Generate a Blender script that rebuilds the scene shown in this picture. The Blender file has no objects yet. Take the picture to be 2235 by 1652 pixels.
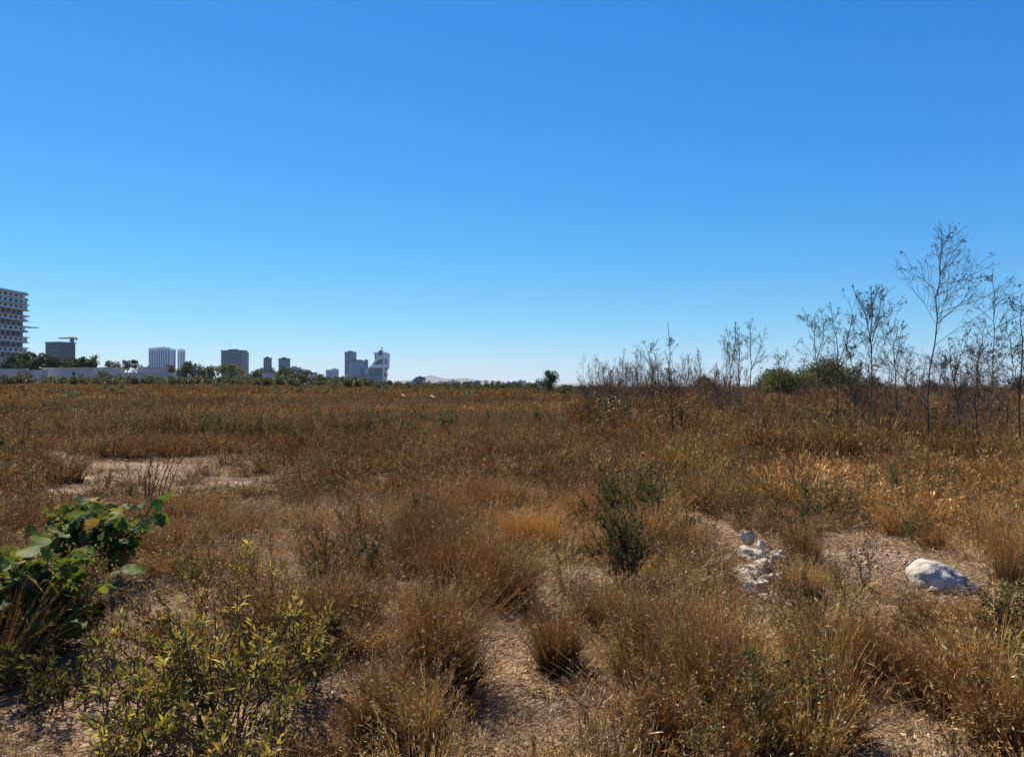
import bpy, math
import numpy as np

sc = bpy.context.scene
COL = sc.collection
K = .80          # one scale for every base colour: field photographed in hard noon light
RNG = np.random.default_rng(7)
UP = np.array([0.0, 0.0, 1.0])

# ------------------------------------------------------------------ camera numbers
F, CX, CY, EYE = 1688.0, 1117.5, 826.0, 1.65
PITCH = math.atan((842.0 - CY) / F)
SUN_AZ, SUN_EL = math.radians(-36), math.radians(52)      # azimuth left of the view direction (+Y)


def world(px, py, Y):
    """point at distance Y that stands at this spot of a 2235 x 1652 picture"""
    u, v = (px - CX) / F, (CY - py) / F
    c, s = math.cos(PITCH), math.sin(PITCH)
    k = Y / (c - s * v)
    return np.array([u * k, Y, EYE + (s + c * v) * k])


def project(x, y, z):
    c, s = math.cos(PITCH), math.sin(PITCH)
    zz = z - EYE
    d = c * y + s * zz
    v = (-s * y + c * zz) / np.maximum(d, 1e-3)
    return CX + F * x / np.maximum(d, 1e-3), CY - F * v


def sstep(a, b, x):
    t = np.clip((x - a) / (b - a), 0, 1)
    return t * t * (3 - 2 * t)


_w = np.random.default_rng(3)
_WV = [(_w.uniform(0, 6.28), _w.uniform(0, 6.28), k) for k in (.35, .5, .72, 1.0, 1.4, 2.0, 2.9, 4.1, 5.7, 8.0)]


def waves(x, y, f=1.0, lo=0, hi=10, sh=0.0):
    r = 0
    n = 0
    for (a, p, k) in _WV[lo:hi]:
        r = r + np.sin((x * math.cos(a + sh) + y * math.sin(a + sh)) * k * f + p + sh * 5) / k ** .6
        n += 1 / k ** .6
    return r / n * 1.9


def vnoise(x, y, f=1.0, seed=0):
    """value noise 0..1"""
    x = np.asarray(x, float) * f + 1000.5 + seed * 17.3
    y = np.asarray(y, float) * f + 1000.5 + seed * 9.1
    xi, yi = np.floor(x), np.floor(y)
    fx, fy = x - xi, y - yi
    fx, fy = fx * fx * (3 - 2 * fx), fy * fy * (3 - 2 * fy)

    def hs(a, b):
        n = np.sin(a * 127.1 + b * 311.7 + seed * 74.7) * 43758.5453
        return n - np.floor(n)
    return (hs(xi, yi) * (1 - fx) + hs(xi + 1, yi) * fx) * (1 - fy) + (hs(xi, yi + 1) * (1 - fx) + hs(xi + 1, yi + 1) * fx) * fy


def fbm(x, y, f=1.0, seed=0, o=3):
    r, a, t = 0, 1.0, 0
    for i in range(o):
        r = r + a * vnoise(x, y, f * 2 ** i, seed + i * 5)
        t += a
        a *= .5
    return r / t


def H(x, y):
    x = np.asarray(x, float)
    y = np.asarray(y, float)
    near = 1 - sstep(45, 110, np.hypot(x, y))
    g = .10 * waves(x, y, .55, 0, 6) * near * sstep(1.0, 5, np.hypot(x, y))
    g = g + .035 * (fbm(x, y, 2.2, 4, 3) - .5) * 2 * near
    a = x / np.maximum(np.abs(y), 5.0)
    g = g + sstep(25, 205, y) * np.interp(a, [-.7, -.42, -.19, 0, .1, .23, .5], [2.05, 1.95, 1.4, .75, .4, .1, 0])
    g = g + np.interp(a, [.07, .2, .6], [0, .66, .7]) * sstep(18, 38, y)
    # pale soil mound by the boulder
    g = g + .16 * np.exp(-(((x - 3.15) / .75) ** 2 + ((y - 6.75) / .55) ** 2))
    # rubble heap
    g = g + .17 * np.exp(-(((x - 2.13) / .3) ** 2 + ((y - 6.9) / .45) ** 2))
    return g


def ground(px, py, lo=2.0, hi=260.0):
    a, b = lo, hi
    for _ in range(60):
        m = (a + b) / 2
        p = world(px, py, m)
        if p[2] > H(p[0], p[1]):
            a = m
        else:
            b = m
    p = world(px, py, a)
    p[2] = float(H(p[0], p[1]))
    return p


# ------------------------------------------------------------------ scene helpers
def tag(o, label=None, cat=None, group=None, kind=None):
    if label: o['label'] = label
    if cat: o['category'] = cat
    if group: o['group'] = group
    if kind: o['kind'] = kind
    return o


def empty(name, loc, rz=0.0):
    o = bpy.data.objects.new(name, None)
    o.empty_display_size = .2
    o.location = [float(v) for v in loc]
    o.rotation_euler.z = rz
    COL.objects.link(o)
    return o


class MB:
    """collects quads with a colour per vertex, builds ONE mesh object"""
    def __init__(s):
        s.V, s.Q, s.C, s.n = [], [], [], 0
        s.flat = False

    def add(s, V, Q, col):
        V = np.asarray(V, float).reshape(-1, 3)
        Q = np.asarray(Q, np.int64).reshape(-1, 4)
        c = np.asarray(col, float)
        if c.ndim == 1: c = np.tile(c, (len(V), 1))
        s.V.append(V); s.Q.append(Q + s.n); s.C.append(c.reshape(-1, 3)); s.n += len(V)

    def ribbons(s, P, W, side, col):
        """P (N,S,3) centre lines, W (N,S) half widths, side (N,3)"""
        N, S = P.shape[:2]
        if N == 0: return
        off = side[:, None, :] * W[..., None]
        V = np.stack([P - off, P + off], 2)
        idx = np.arange(N * S * 2).reshape(N, S, 2)
        Q = np.stack([idx[:, :-1, 0], idx[:, :-1, 1], idx[:, 1:, 1], idx[:, 1:, 0]], -1)
        c = np.asarray(col, float)
        if c.ndim == 1: c = np.tile(c, (N, 1))
        s.add(V, Q, np.repeat(c, S * 2, 0))

    def leaves(s, pos, d, L, W, rng, col, droop=.25, S=4):
        N = len(pos)
        if N == 0: return
        d = d / np.maximum(np.linalg.norm(d, axis=1, keepdims=True), 1e-6)
        r = rng.normal(size=(N, 3))
        side = np.cross(d, r); side /= np.maximum(np.linalg.norm(side, axis=1, keepdims=True), 1e-6)
        nor = np.cross(side, d)
        t = np.linspace(0, 1, S)
        prof = {4: np.array([.12, 1, .8, .06]), 3: np.array([.3, 1, .1]), 2: np.array([1, .4])}[S]
        P = pos[:, None] + d[:, None] * (L[:, None] * t)[..., None] + nor[:, None] * (L[:, None] * droop * t ** 2)[..., None]
        s.ribbons(P, W[:, None] * prof * .5, side, col)

    def tubes(s, P, R, k, col):
        N, S = P.shape[:2]
        if N == 0: return
        T = np.gradient(P, axis=1)
        T /= np.maximum(np.linalg.norm(T, axis=2, keepdims=True), 1e-9)
        ref = np.where(np.abs(T[..., 2:3]) > .9, np.array([1.0, 0, 0]), UP)
        A = np.cross(T, ref); A /= np.maximum(np.linalg.norm(A, axis=2, keepdims=True), 1e-9)
        B = np.cross(T, A)
        th = np.arange(k) / k * 2 * math.pi
        V = P[:, :, None] + R[:, :, None, None] * (A[:, :, None] * np.cos(th)[:, None] + B[:, :, None] * np.sin(th)[:, None])
        idx = np.arange(N * S * k).reshape(N, S, k)
        j = np.roll(idx, -1, 2)
        Q = np.stack([idx[:, :-1], j[:, :-1], j[:, 1:], idx[:, 1:]], -1)
        c = np.asarray(col, float)
        if c.ndim == 1: c = np.tile(c, (N, 1))
        s.add(V, Q, np.repeat(c, S * k, 0))

    def box(s, x0, x1, y0, y1, z0, z1, col=(1, 1, 1)):
        s.flat = True
        V = [(x, y, z) for z in (z0, z1) for (x, y) in ((x0, y0), (x1, y0), (x1, y1), (x0, y1))]
        s.add(V, [(0, 3, 2, 1), (4, 5, 6, 7), (0, 1, 5, 4), (1, 2, 6, 5), (2, 3, 7, 6), (3, 0, 4, 7)], col)

    def mesh(s, name, mat):
        V, Q = np.concatenate(s.V), np.concatenate(s.Q)
        me = bpy.data.meshes.new(name)
        me.vertices.add(len(V)); me.vertices.foreach_set('co', V.astype(np.float32).ravel())
        me.loops.add(Q.size); me.loops.foreach_set('vertex_index', Q.astype(np.int32).ravel())
        me.polygons.add(len(Q))
        me.polygons.foreach_set('loop_start', np.arange(0, Q.size, 4, dtype=np.int32))
        me.polygons.foreach_set('loop_total', np.full(len(Q), 4, np.int32))
        if s.flat: me.polygons.foreach_set('use_smooth', np.zeros(len(Q), bool))
        me.update(calc_edges=True)
        ca = me.color_attributes.new('col', 'FLOAT_COLOR', 'POINT')
        C4 = np.ones((len(V), 4), np.float32); C4[:, :3] = np.concatenate(s.C) * K
        ca.data.foreach_set('color', C4.ravel())
        if mat: me.materials.append(mat)
        return me

    def build(s, name, mat, parent=None, link=True):
        o = bpy.data.objects.new(name, s.mesh(name, mat))
        if link: COL.objects.link(o)
        if parent: o.parent = parent
        return o


def prism(name, pts, depth, mat, parent, y=0.0):
    """polygon in the local XZ plane, pushed back by depth"""
    n = len(pts)
    V = [(p[0], y, p[1]) for p in pts] + [(p[0], y + depth, p[1]) for p in pts]
    Fc = [tuple(range(n)), tuple(range(2 * n - 1, n - 1, -1))] + [((i + 1) % n, i, i + n, (i + 1) % n + n) for i in range(n)]
    me = bpy.data.meshes.new(name); me.from_pydata(V, [], Fc); me.update()
    me.materials.append(mat)
    o = bpy.data.objects.new(name, me); COL.objects.link(o); o.parent = parent
    return o


def copy_tree(o, parent=None):
    c = o.copy(); COL.objects.link(c); c.parent = parent
    for ch in list(o.children): copy_tree(ch, c)
    return c


# ------------------------------------------------------------------ materials
def new_mat(name):
    m = bpy.data.materials.new(name); m.use_nodes = True
    nt = m.node_tree; nt.nodes.clear()
    return m, nt, nt.nodes.new('ShaderNodeOutputMaterial')


def N(nt, typ, **kw):
    n = nt.nodes.new(typ)
    for k, v in kw.items(): setattr(n, k, v)
    return n


def plant_mat(name, trans=.35, rough=.55, spec=.25, inst=False, warm=(1, 1, 1)):
    m, nt, out = new_mat(name)
    a = N(nt, 'ShaderNodeAttribute', attribute_name='col')
    colour = a.outputs['Color']
    if inst:
        b = N(nt, 'ShaderNodeAttribute', attribute_name='tint', attribute_type='INSTANCER')
        mx = N(nt, 'ShaderNodeMix', data_type='RGBA', blend_type='MULTIPLY')
        mx.inputs[0].default_value = 1
        nt.links.new(colour, mx.inputs[6]); nt.links.new(b.outputs['Color'], mx.inputs[7])
        colour = mx.outputs[2]
    p = N(nt, 'ShaderNodeBsdfPrincipled')
    p.inputs['Roughness'].default_value = rough
    p.inputs['Specular IOR Level'].default_value = spec
    nt.links.new(colour, p.inputs['Base Color'])
    if trans > 0:
        t = N(nt, 'ShaderNodeBsdfTranslucent')
        w = N(nt, 'ShaderNodeMix', data_type='RGBA', blend_type='MULTIPLY')
        w.inputs[0].default_value = 1; w.inputs[7].default_value = (*warm, 1)
        nt.links.new(colour, w.inputs[6]); nt.links.new(w.outputs[2], t.inputs['Color'])
        ms = N(nt, 'ShaderNodeMixShader'); ms.inputs[0].default_value = trans
        nt.links.new(p.outputs[0], ms.inputs[1]); nt.links.new(t.outputs[0], ms.inputs[2])
        nt.links.new(ms.outputs[0], out.inputs[0])
    else:
        nt.links.new(p.outputs[0], out.inputs[0])
    return m


def simple_mat(name, base, rough=.8, var=.15, scale=2.0, spec=.3, bump=0.0, bscale=20.0, dark=None):
    m, nt, out = new_mat(name)
    p = N(nt, 'ShaderNodeBsdfPrincipled')
    p.inputs['Roughness'].default_value = rough
    p.inputs['Specular IOR Level'].default_value = spec
    tc = N(nt, 'ShaderNodeTexCoord')
    no = N(nt, 'ShaderNodeTexNoise'); no.inputs['Scale'].default_value = scale; no.inputs['Detail'].default_value = 6
    nt.links.new(tc.outputs['Object'], no.inputs['Vector'])
    r = N(nt, 'ShaderNodeValToRGB')
    b = np.array(base) * K
    lo = np.array(dark) * K if dark is not None else b * (1 - var)
    r.color_ramp.elements[0].position = .35; r.color_ramp.elements[0].color = (*lo, 1)
    r.color_ramp.elements[1].position = .65; r.color_ramp.elements[1].color = (*np.minimum(b * (1 + var * .6), 1), 1)
    nt.links.new(no.outputs['Fac'], r.inputs[0]); nt.links.new(r.outputs[0], p.inputs['Base Color'])
    if bump:
        n2 = N(nt, 'ShaderNodeTexNoise'); n2.inputs['Scale'].default_value = bscale; n2.inputs['Detail'].default_value = 8
        nt.links.new(tc.outputs['Object'], n2.inputs['Vector'])
        bp = N(nt, 'ShaderNodeBump'); bp.inputs['Strength'].default_value = 1; bp.inputs['Distance'].default_value = bump
        nt.links.new(n2.outputs['Fac'], bp.inputs['Height']); nt.links.new(bp.outputs[0], p.inputs['Normal'])
    nt.links.new(p.outputs[0], out.inputs[0])
    return m


M_GRASS = plant_mat('dry_grass', .18, .6, .10, True, (1.15, 1.0, .8))
M_GRASS1 = plant_mat('dry_grass_single', .18, .6, .10, False, (1.15, 1.0, .8))
M_WEED = plant_mat('weed', .3, .55, .15, True, (1.2, 1.1, .6))
M_LEAF = plant_mat('leaf', .4, .6, .12, False, (1.2, 1.08, .5))
M_TREE = plant_mat('tree_leaf', .25, .55, .25, False, (1.1, 1.1, .6))
M_BARK = plant_mat('bark', 0, .85, .15)
M_CONC = simple_mat('raw_concrete', (.42, .43, .43), .9, .25, .25)
M_WALLA = simple_mat('apartment_wall', (.72, .73, .73), .85, .15, .4)
M_WHITE = simple_mat('white_paint', (.66, .63, .60), .7, .12, .2)
M_PALE = simple_mat('pale_grey_cladding', (.33, .46, .62), .6, .12, .1)
M_GREY = simple_mat('mid_grey_cladding', (.14, .24, .36), .6, .12, .1)
M_DARKW = simple_mat('dark_cladding', (.05, .07, .10), .5, .2, .1)
M_STEEL = simple_mat('painted_steel', (.12, .13, .15), .5, .2, 1)
M_GLASS = simple_mat('blue_glass', (.02, .065, .13), .08, .3, .08, .6)
M_BLUEG = simple_mat('pale_blue_glass', (.11, .23, .38), .25, .2, .08, .5)
M_CITYW = simple_mat('white_facade', (.92, .96, 1.0), .6, .06, .1)
M_HOLE = simple_mat('window_dark', (.03, .035, .045), .4, .2, 1)
M_STONE = simple_mat('pale_stone', (.62, .56, .46), .9, .3, 9, .1, .012, 40, (.34, .30, .24))
M_BOULD = simple_mat('white_boulder', (.60, .56, .47), .9, .3, 11, .1, .014, 26, (.30, .26, .20))
M_ROOF = simple_mat('metal_roof', (.55, .57, .60), .45, .1, .3)
M_PANEL = simple_mat('pale_blue_panel', (.40, .50, .64), .6, .1, .3)


def soil_mat():
    m, nt, out = new_mat('dry_soil')
    p = N(nt, 'ShaderNodeBsdfPrincipled'); p.inputs['Roughness'].default_value = .95
    p.inputs['Specular IOR Level'].default_value = .15
    g = N(nt, 'ShaderNodeNewGeometry')
    n1 = N(nt, 'ShaderNodeTexNoise'); n1.inputs['Scale'].default_value = .9; n1.inputs['Detail'].default_value = 7
    n2 = N(nt, 'ShaderNodeTexNoise'); n2.inputs['Scale'].default_value = 28; n2.inputs['Detail'].default_value = 8
    for n in (n1, n2): nt.links.new(g.outputs['Position'], n.inputs['Vector'])
    r = N(nt, 'ShaderNodeValToRGB'); e = r.color_ramp.elements
    e[0].position = .3; e[0].color = (.17, .108, .062, 1)
    e[1].position = .7; e[1].color = (.40, .28, .18, 1)
    r2 = N(nt, 'ShaderNodeValToRGB'); e = r2.color_ramp.elements
    e[0].position = .35; e[0].color = (.55, .52, .5, 1)
    e[1].position = .65; e[1].color = (1.1, 1.1, 1.1, 1)
    nt.links.new(n1.outputs['Fac'], r.inputs[0]); nt.links.new(n2.outputs['Fac'], r2.inputs[0])
    mx = N(nt, 'ShaderNodeMix', data_type='RGBA', blend_type='MULTIPLY'); mx.inputs[0].default_value = 1
    nt.links.new(r.outputs[0], mx.inputs[6]); nt.links.new(r2.outputs[0], mx.inputs[7])
    ln = N(nt, 'ShaderNodeVectorMath', operation='LENGTH'); nt.links.new(g.outputs['Position'], ln.inputs[0])
    mr = N(nt, 'ShaderNodeMapRange'); mr.inputs['From Min'].default_value = 90; mr.inputs['From Max'].default_value = 320
    nt.links.new(ln.outputs['Value'], mr.inputs['Value'])
    n4 = N(nt, 'ShaderNodeTexNoise'); n4.inputs['Scale'].default_value = .02; n4.inputs['Detail'].default_value = 9
    nt.links.new(g.outputs['Position'], n4.inputs['Vector'])
    r4 = N(nt, 'ShaderNodeValToRGB'); e = r4.color_ramp.elements
    e[0].position = .4; e[0].color = (.045, .055, .022, 1); e[1].position = .62; e[1].color = (.16, .12, .06, 1)
    nt.links.new(n4.outputs['Fac'], r4.inputs[0])
    m4 = N(nt, 'ShaderNodeMix', data_type='RGBA')
    nt.links.new(mr.outputs[0], m4.inputs[0]); nt.links.new(mx.outputs[2], m4.inputs[6]); nt.links.new(r4.outputs[0], m4.inputs[7])
    nt.links.new(m4.outputs[2], p.inputs['Base Color'])
    v = N(nt, 'ShaderNodeTexVoronoi'); v.inputs['Scale'].default_value = 45
    nt.links.new(g.outputs['Position'], v.inputs['Vector'])
    ad = N(nt, 'ShaderNodeMath', operation='ADD')
    nt.links.new(n2.outputs['Fac'], ad.inputs[0]); nt.links.new(v.outputs['Distance'], ad.inputs[1])
    bp = N(nt, 'ShaderNodeBump'); bp.inputs['Distance'].default_value = .02
    nt.links.new(ad.outputs[0], bp.inputs['Height']); nt.links.new(bp.outputs[0], p.inputs['Normal'])
    nt.links.new(p.outputs[0], out.inputs[0])
    return m


# ------------------------------------------------------------------ ground and hills
def build_ground():
    n = 321
    t = np.linspace(-1, 1, n)
    g = 1.35 * np.sinh(9.85 * t)
    X, Y = np.meshgrid(g, g + 8.0)
    Z = H(X, Y)
    idx = np.arange(n * n).reshape(n, n)
    Q = np.stack([idx[:-1, :-1], idx[:-1, 1:], idx[1:, 1:], idx[1:, :-1]], -1)
    mb = MB(); mb.add(np.stack([X, Y, Z], -1), Q, (1, 1, 1))
    o = mb.build('ground', soil_mat())
    o.data.polygons.foreach_set('use_smooth', np.ones(len(o.data.polygons), bool))
    tag(o, 'dry sandy brown soil of the open field', 'ground', None, 'structure')
    return float(g.max())


EXT = build_ground()
PLAT = lambda x, y: float(H(x, y))


def build_hills():
    prof = [(700, 836), (840, 835), (880, 831), (905, 829), (925, 826), (936, 821), (943, 819), (955, 823), (985, 827), (1005, 825.5), (1020, 826),
            (1040, 829), (1080, 832), (1130, 835), (1180, 837), (1300, 838), (1500, 837), (1800, 839), (2300, 839)]
    D = 8500.0
    px = np.linspace(700, 2300, 260)
    top = np.interp(px, [p[0] for p in prof], [p[1] for p in prof])
    top = top + (vnoise(px, 0 * px, .11, 2) - .5) * 1.6 + (vnoise(px, 0 * px, .4, 5) - .5) * .8
    xs = (px - CX) / F * D
    zs = EYE + (842 - top) / F * D
    rows = 9
    V = []
    for j in range(rows):
        s = j / (rows - 1)
        k = math.sin(s * math.pi * .5) if True else s
        y = D - 1400 * (1 - s) + (vnoise(xs, xs * 0 + j * 3.7, .003, 9) - .5) * 300
        V.append(np.stack([xs, y, -4 + (zs + 4) * k * (1 - .25 * (1 - s) * vnoise(xs, xs * 0 + j, .004, 3))], -1))
    V.append(np.stack([xs, xs * 0 + D + 900, xs * 0 - 4], -1))
    V = np.array(V)
    idx = np.arange(V.shape[0] * V.shape[1]).reshape(V.shape[:2])
    Q = np.stack([idx[:-1, :-1], idx[:-1, 1:], idx[1:, 1:], idx[1:, :-1]], -1)
    mb = MB(); mb.add(V, Q, (1, 1, 1))
    o = mb.build('hills', simple_mat('hill_scrub', (.16, .15, .13), .95, .3, .004))
    tag(o, 'pale hazy ridge of low hills behind the city', 'hills', None, 'structure')


build_hills()

# ------------------------------------------------------------------ grass
BROWN = np.array([.80, .81, .62]) * np.array([(.31, .160, .070), (.25, .120, .050), (.35, .20, .100), (.21, .108, .055), (.41, .255, .13), (.28, .130, .048)])
STRAW = np.array([.88, .80, .66]) * np.array([(.50, .36, .17), (.44, .29, .12), (.54, .41, .22), (.40, .25, .10)])
PALE = np.array([.92, .87, .78]) * np.array([(.60, .48, .33), (.52, .40, .26), (.66, .54, .39), (.44, .32, .19)])
OLIVE = np.array([(.16, .15, .05), (.20, .17, .06), (.13, .13, .045), (.24, .18, .07)])
SHADE_BROWN = np.array([(.075, .046, .026), (.11, .068, .036), (.05, .034, .022)])  # near-black browns: painted shade for tuft bases, also mixed into some blades
DARK = np.array([(.11, .075, .05), (.15, .10, .065), (.09, .07, .05)])


def pick(rng, pal, n, jit=.18):
    return np.clip(pal[rng.integers(0, len(pal), n)] * rng.uniform(1 - jit, 1 + jit, (n, 1)), 0, .9)


def tuft(rng, n, h, spread, width, pal, seg=5, heads=.6, head_n=5, head_l=.05, head_w=.004, lean=.35, curve=.35, head_pal=None, hmin=.45, skew=None):
    mb = MB()
    ang = rng.uniform(0, 2 * math.pi, n)
    rad = spread * np.sqrt(rng.uniform(0, 1, n))
    base = np.stack([rad * np.cos(ang), rad * np.sin(ang), np.full(n, -.03)], -1)
    a2 = ang + rng.normal(0, .7, n)
    d = np.stack([np.cos(a2), np.sin(a2), 0 * a2], -1)
    if skew is not None: d = d + np.array([skew[0], skew[1], 0])
    ln = np.abs(rng.normal(0, lean, n)) * .6 + lean * rad / spread * .7
    cv = np.abs(rng.normal(0, curve, n))
    hh = h * rng.uniform(hmin, 1.08, n)
    t = np.linspace(0, 1, seg)
    P = base[:, None] + d[:, None] * ((ln[:, None] * t + cv[:, None] * t ** 2.2) * hh[:, None])[..., None] \
        + UP * ((t - .28 * np.minimum(cv, 1.2)[:, None] * t ** 2.5) * hh[:, None])[..., None]
    P[:, 1:] += rng.normal(0, .012 * h, (n, seg - 1, 3)) * t[1:, None]
    th = rng.uniform(0, 1, n) < .12
    W = width * rng.uniform(.6, 1.3, (n, 1)) * np.where(th, 2.1, 1)[:, None] * (1 - .75 * t) * .5
    f = rng.uniform(0, math.pi, n)
    side = np.stack([np.cos(f), np.sin(f), 0 * f], -1)
    c = pick(rng, pal, n)
    c[th] *= 1.3
    mb.ribbons(P, W, side, c)
    m = int(n * .5)  # short dark stems added so the tuft base carries its shade in colour
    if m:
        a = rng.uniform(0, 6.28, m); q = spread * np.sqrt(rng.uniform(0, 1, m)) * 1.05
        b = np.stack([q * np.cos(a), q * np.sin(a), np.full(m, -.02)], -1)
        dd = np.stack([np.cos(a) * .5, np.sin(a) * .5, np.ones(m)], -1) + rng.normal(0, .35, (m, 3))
        mb.leaves(b, dd, h * rng.uniform(.2, .5, m), width * rng.uniform(1.2, 2.6, m), rng, pick(rng, SHADE_BROWN, m, .3), .3, 4)
    k = int(n * heads)
    if k and head_n:
        s = rng.integers(0, n, k)
        tt = rng.uniform(.62, 1.0, (k, head_n))
        i0 = np.clip((tt * (seg - 1)).astype(int), 0, seg - 2)
        fr = tt * (seg - 1) - i0
        A, B = P[s[:, None], i0], P[s[:, None], i0 + 1]
        pos = (A + (B - A) * fr[..., None]).reshape(-1, 3)
        dr = (B - A); dr = dr / np.maximum(np.linalg.norm(dr, axis=2, keepdims=True), 1e-6)
        dr = dr + rng.normal(0, .45, dr.shape)
        m = len(pos)
        hp = pal if head_pal is None else head_pal
        hc = np.repeat(np.clip(hp[rng.integers(0, len(hp), k)] * 1.35, 0, .9), head_n, 0) * rng.uniform(.85, 1.2, (m, 1))  # heads lighter than stems: paler seed tone, plus sunlit tips put into the colour
        glint = rng.uniform(0, 1, m) < (.02 if head_l < .05 else 0)
        hc[glint] = np.array([.70, .60, .44])  # sun glints painted as pale colour on a few seed heads
        mb.leaves(pos, dr.reshape(-1, 3), head_l * rng.uniform(.5, 1.3, m), np.where(glint, 1.6, 1) * head_w * rng.uniform(.6, 1.3, m), rng, np.clip(hc, 0, .92), .15, 3)
    return mb


def grow(rng, P, m, t0, t1, ang, L, S=4, up=.15, jit=.06, taper=True, tk=.75):
    """side shoots from paths P (N,S0,3); returns (N*m,S,3)"""
    Np, S0 = P.shape[:2]
    tt = np.sort(rng.uniform(t0, t1, (Np, m)), 1)
    i0 = np.clip((tt * (S0 - 1)).astype(int), 0, S0 - 2)
    fr = (tt * (S0 - 1) - i0)[..., None]
    ii = np.arange(Np)[:, None]
    A, B = P[ii, i0], P[ii, i0 + 1]
    pos = A + (B - A) * fr
    T = (B - A); T = T / np.maximum(np.linalg.norm(T, axis=2, keepdims=True), 1e-9)
    r = rng.normal(size=T.shape)
    pr = np.cross(T, r); pr /= np.maximum(np.linalg.norm(pr, axis=2, keepdims=True), 1e-9)
    a = ang * rng.uniform(.75, 1.25, tt.shape)[..., None]
    d = np.cos(a) * T + np.sin(a) * pr
    ln = L * rng.uniform(.6, 1.25, tt.shape)
    if taper: ln = ln * (1.15 - tk * (tt - t0) / max(t1 - t0, 1e-6))
    s = np.linspace(0, 1, S)
    Q = pos[:, :, None] + d[:, :, None] * (ln[..., None] * s)[..., None] + UP * (up * ln[..., None] * s ** 2)[..., None]
    Q = Q.reshape(-1, S, 3)
    Lr = ln.reshape(-1, 1, 1)
    Q[:, 1:] += rng.normal(0, 1, (len(Q), S - 1, 3)) * jit * Lr * s[1:, None]
    return Q


def forb(rng, h, stems, pal, leafpal, leaf=.02, nleaf=14, sr=.0022, spread=.08, lw=.35, seeds=None):
    """a branched dry weed: woody stems, side twigs, small leaves"""
    mb = MB()
    a = rng.uniform(0, 6.28, stems)
    b = np.stack([np.cos(a) * spread * rng.uniform(0, 1, stems), np.sin(a) * spread * rng.uniform(0, 1, stems), np.full(stems, -.02)], -1)
    t = np.linspace(0, 1, 5)
    hh = h * rng.uniform(.6, 1.05, stems)
    ln = rng.uniform(.05, .5, stems)
    P = b[:, None] + np.stack([np.cos(a), np.sin(a), 0 * a], -1)[:, None] * (ln[:, None] * hh[:, None] * t ** 1.3)[..., None] + UP * (hh[:, None] * t)[..., None]
    P[:, 1:] += rng.normal(0, .02 * h, (stems, 4, 3))
    mb.tubes(P, sr * np.tile(1 - .6 * t, (stems, 1)), 3, pick(rng, pal, stems))
    Q = grow(rng, P, 6, .25, .98, .7, h * .33, 4, .25)
    mb.tubes(Q, sr * .6 * np.tile(1 - .6 * np.linspace(0, 1, 4), (len(Q), 1)), 3, pick(rng, pal, len(Q)))
    k = nleaf
    R = grow(rng, Q, k, .05, 1.0, .9, leaf, 2, 0, 0, False)
    mb.leaves(R[:, 0], R[:, 1] - R[:, 0], leaf * rng.uniform(.5, 1.4, len(R)), leaf * lw * rng.uniform(.7, 1.3, len(R)), rng, pick(rng, leafpal, len(R), .3), .3, 3)
    if seeds is not None:
        i = rng.integers(0, len(Q), len(Q) // 2)
        p = Q[i, -1]
        mb.leaves(p, rng.normal(size=p.shape), np.full(len(p), leaf * .6), np.full(len(p), leaf * .5), rng, pick(rng, seeds, len(p)), .4, 3)
    return mb


def litter(rng, n, r, L, w, pal):
    mb = MB()
    a = rng.uniform(0, 6.28, n); q = r * np.sqrt(rng.uniform(0, 1, n))
    pos = np.stack([q * np.cos(a), q * np.sin(a), rng.uniform(0, .035, n)], -1)
    th = rng.uniform(0, 6.28, n)
    d = np.stack([np.cos(th), np.sin(th), rng.normal(.12, .28, n)], -1)
    mb.leaves(pos, d, L * rng.uniform(.4, 1.5, n), w * rng.uniform(.5, 1.4, n), rng, pick(rng, pal, n, .3), rng.normal(0, .25), 4)
    return mb


def lin(*rgb):
    return np.array([((c / 255) / 12.92 if c / 255 <= .04045 else ((c / 255 + .055) / 1.055) ** 2.4) for c in rgb])


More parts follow.
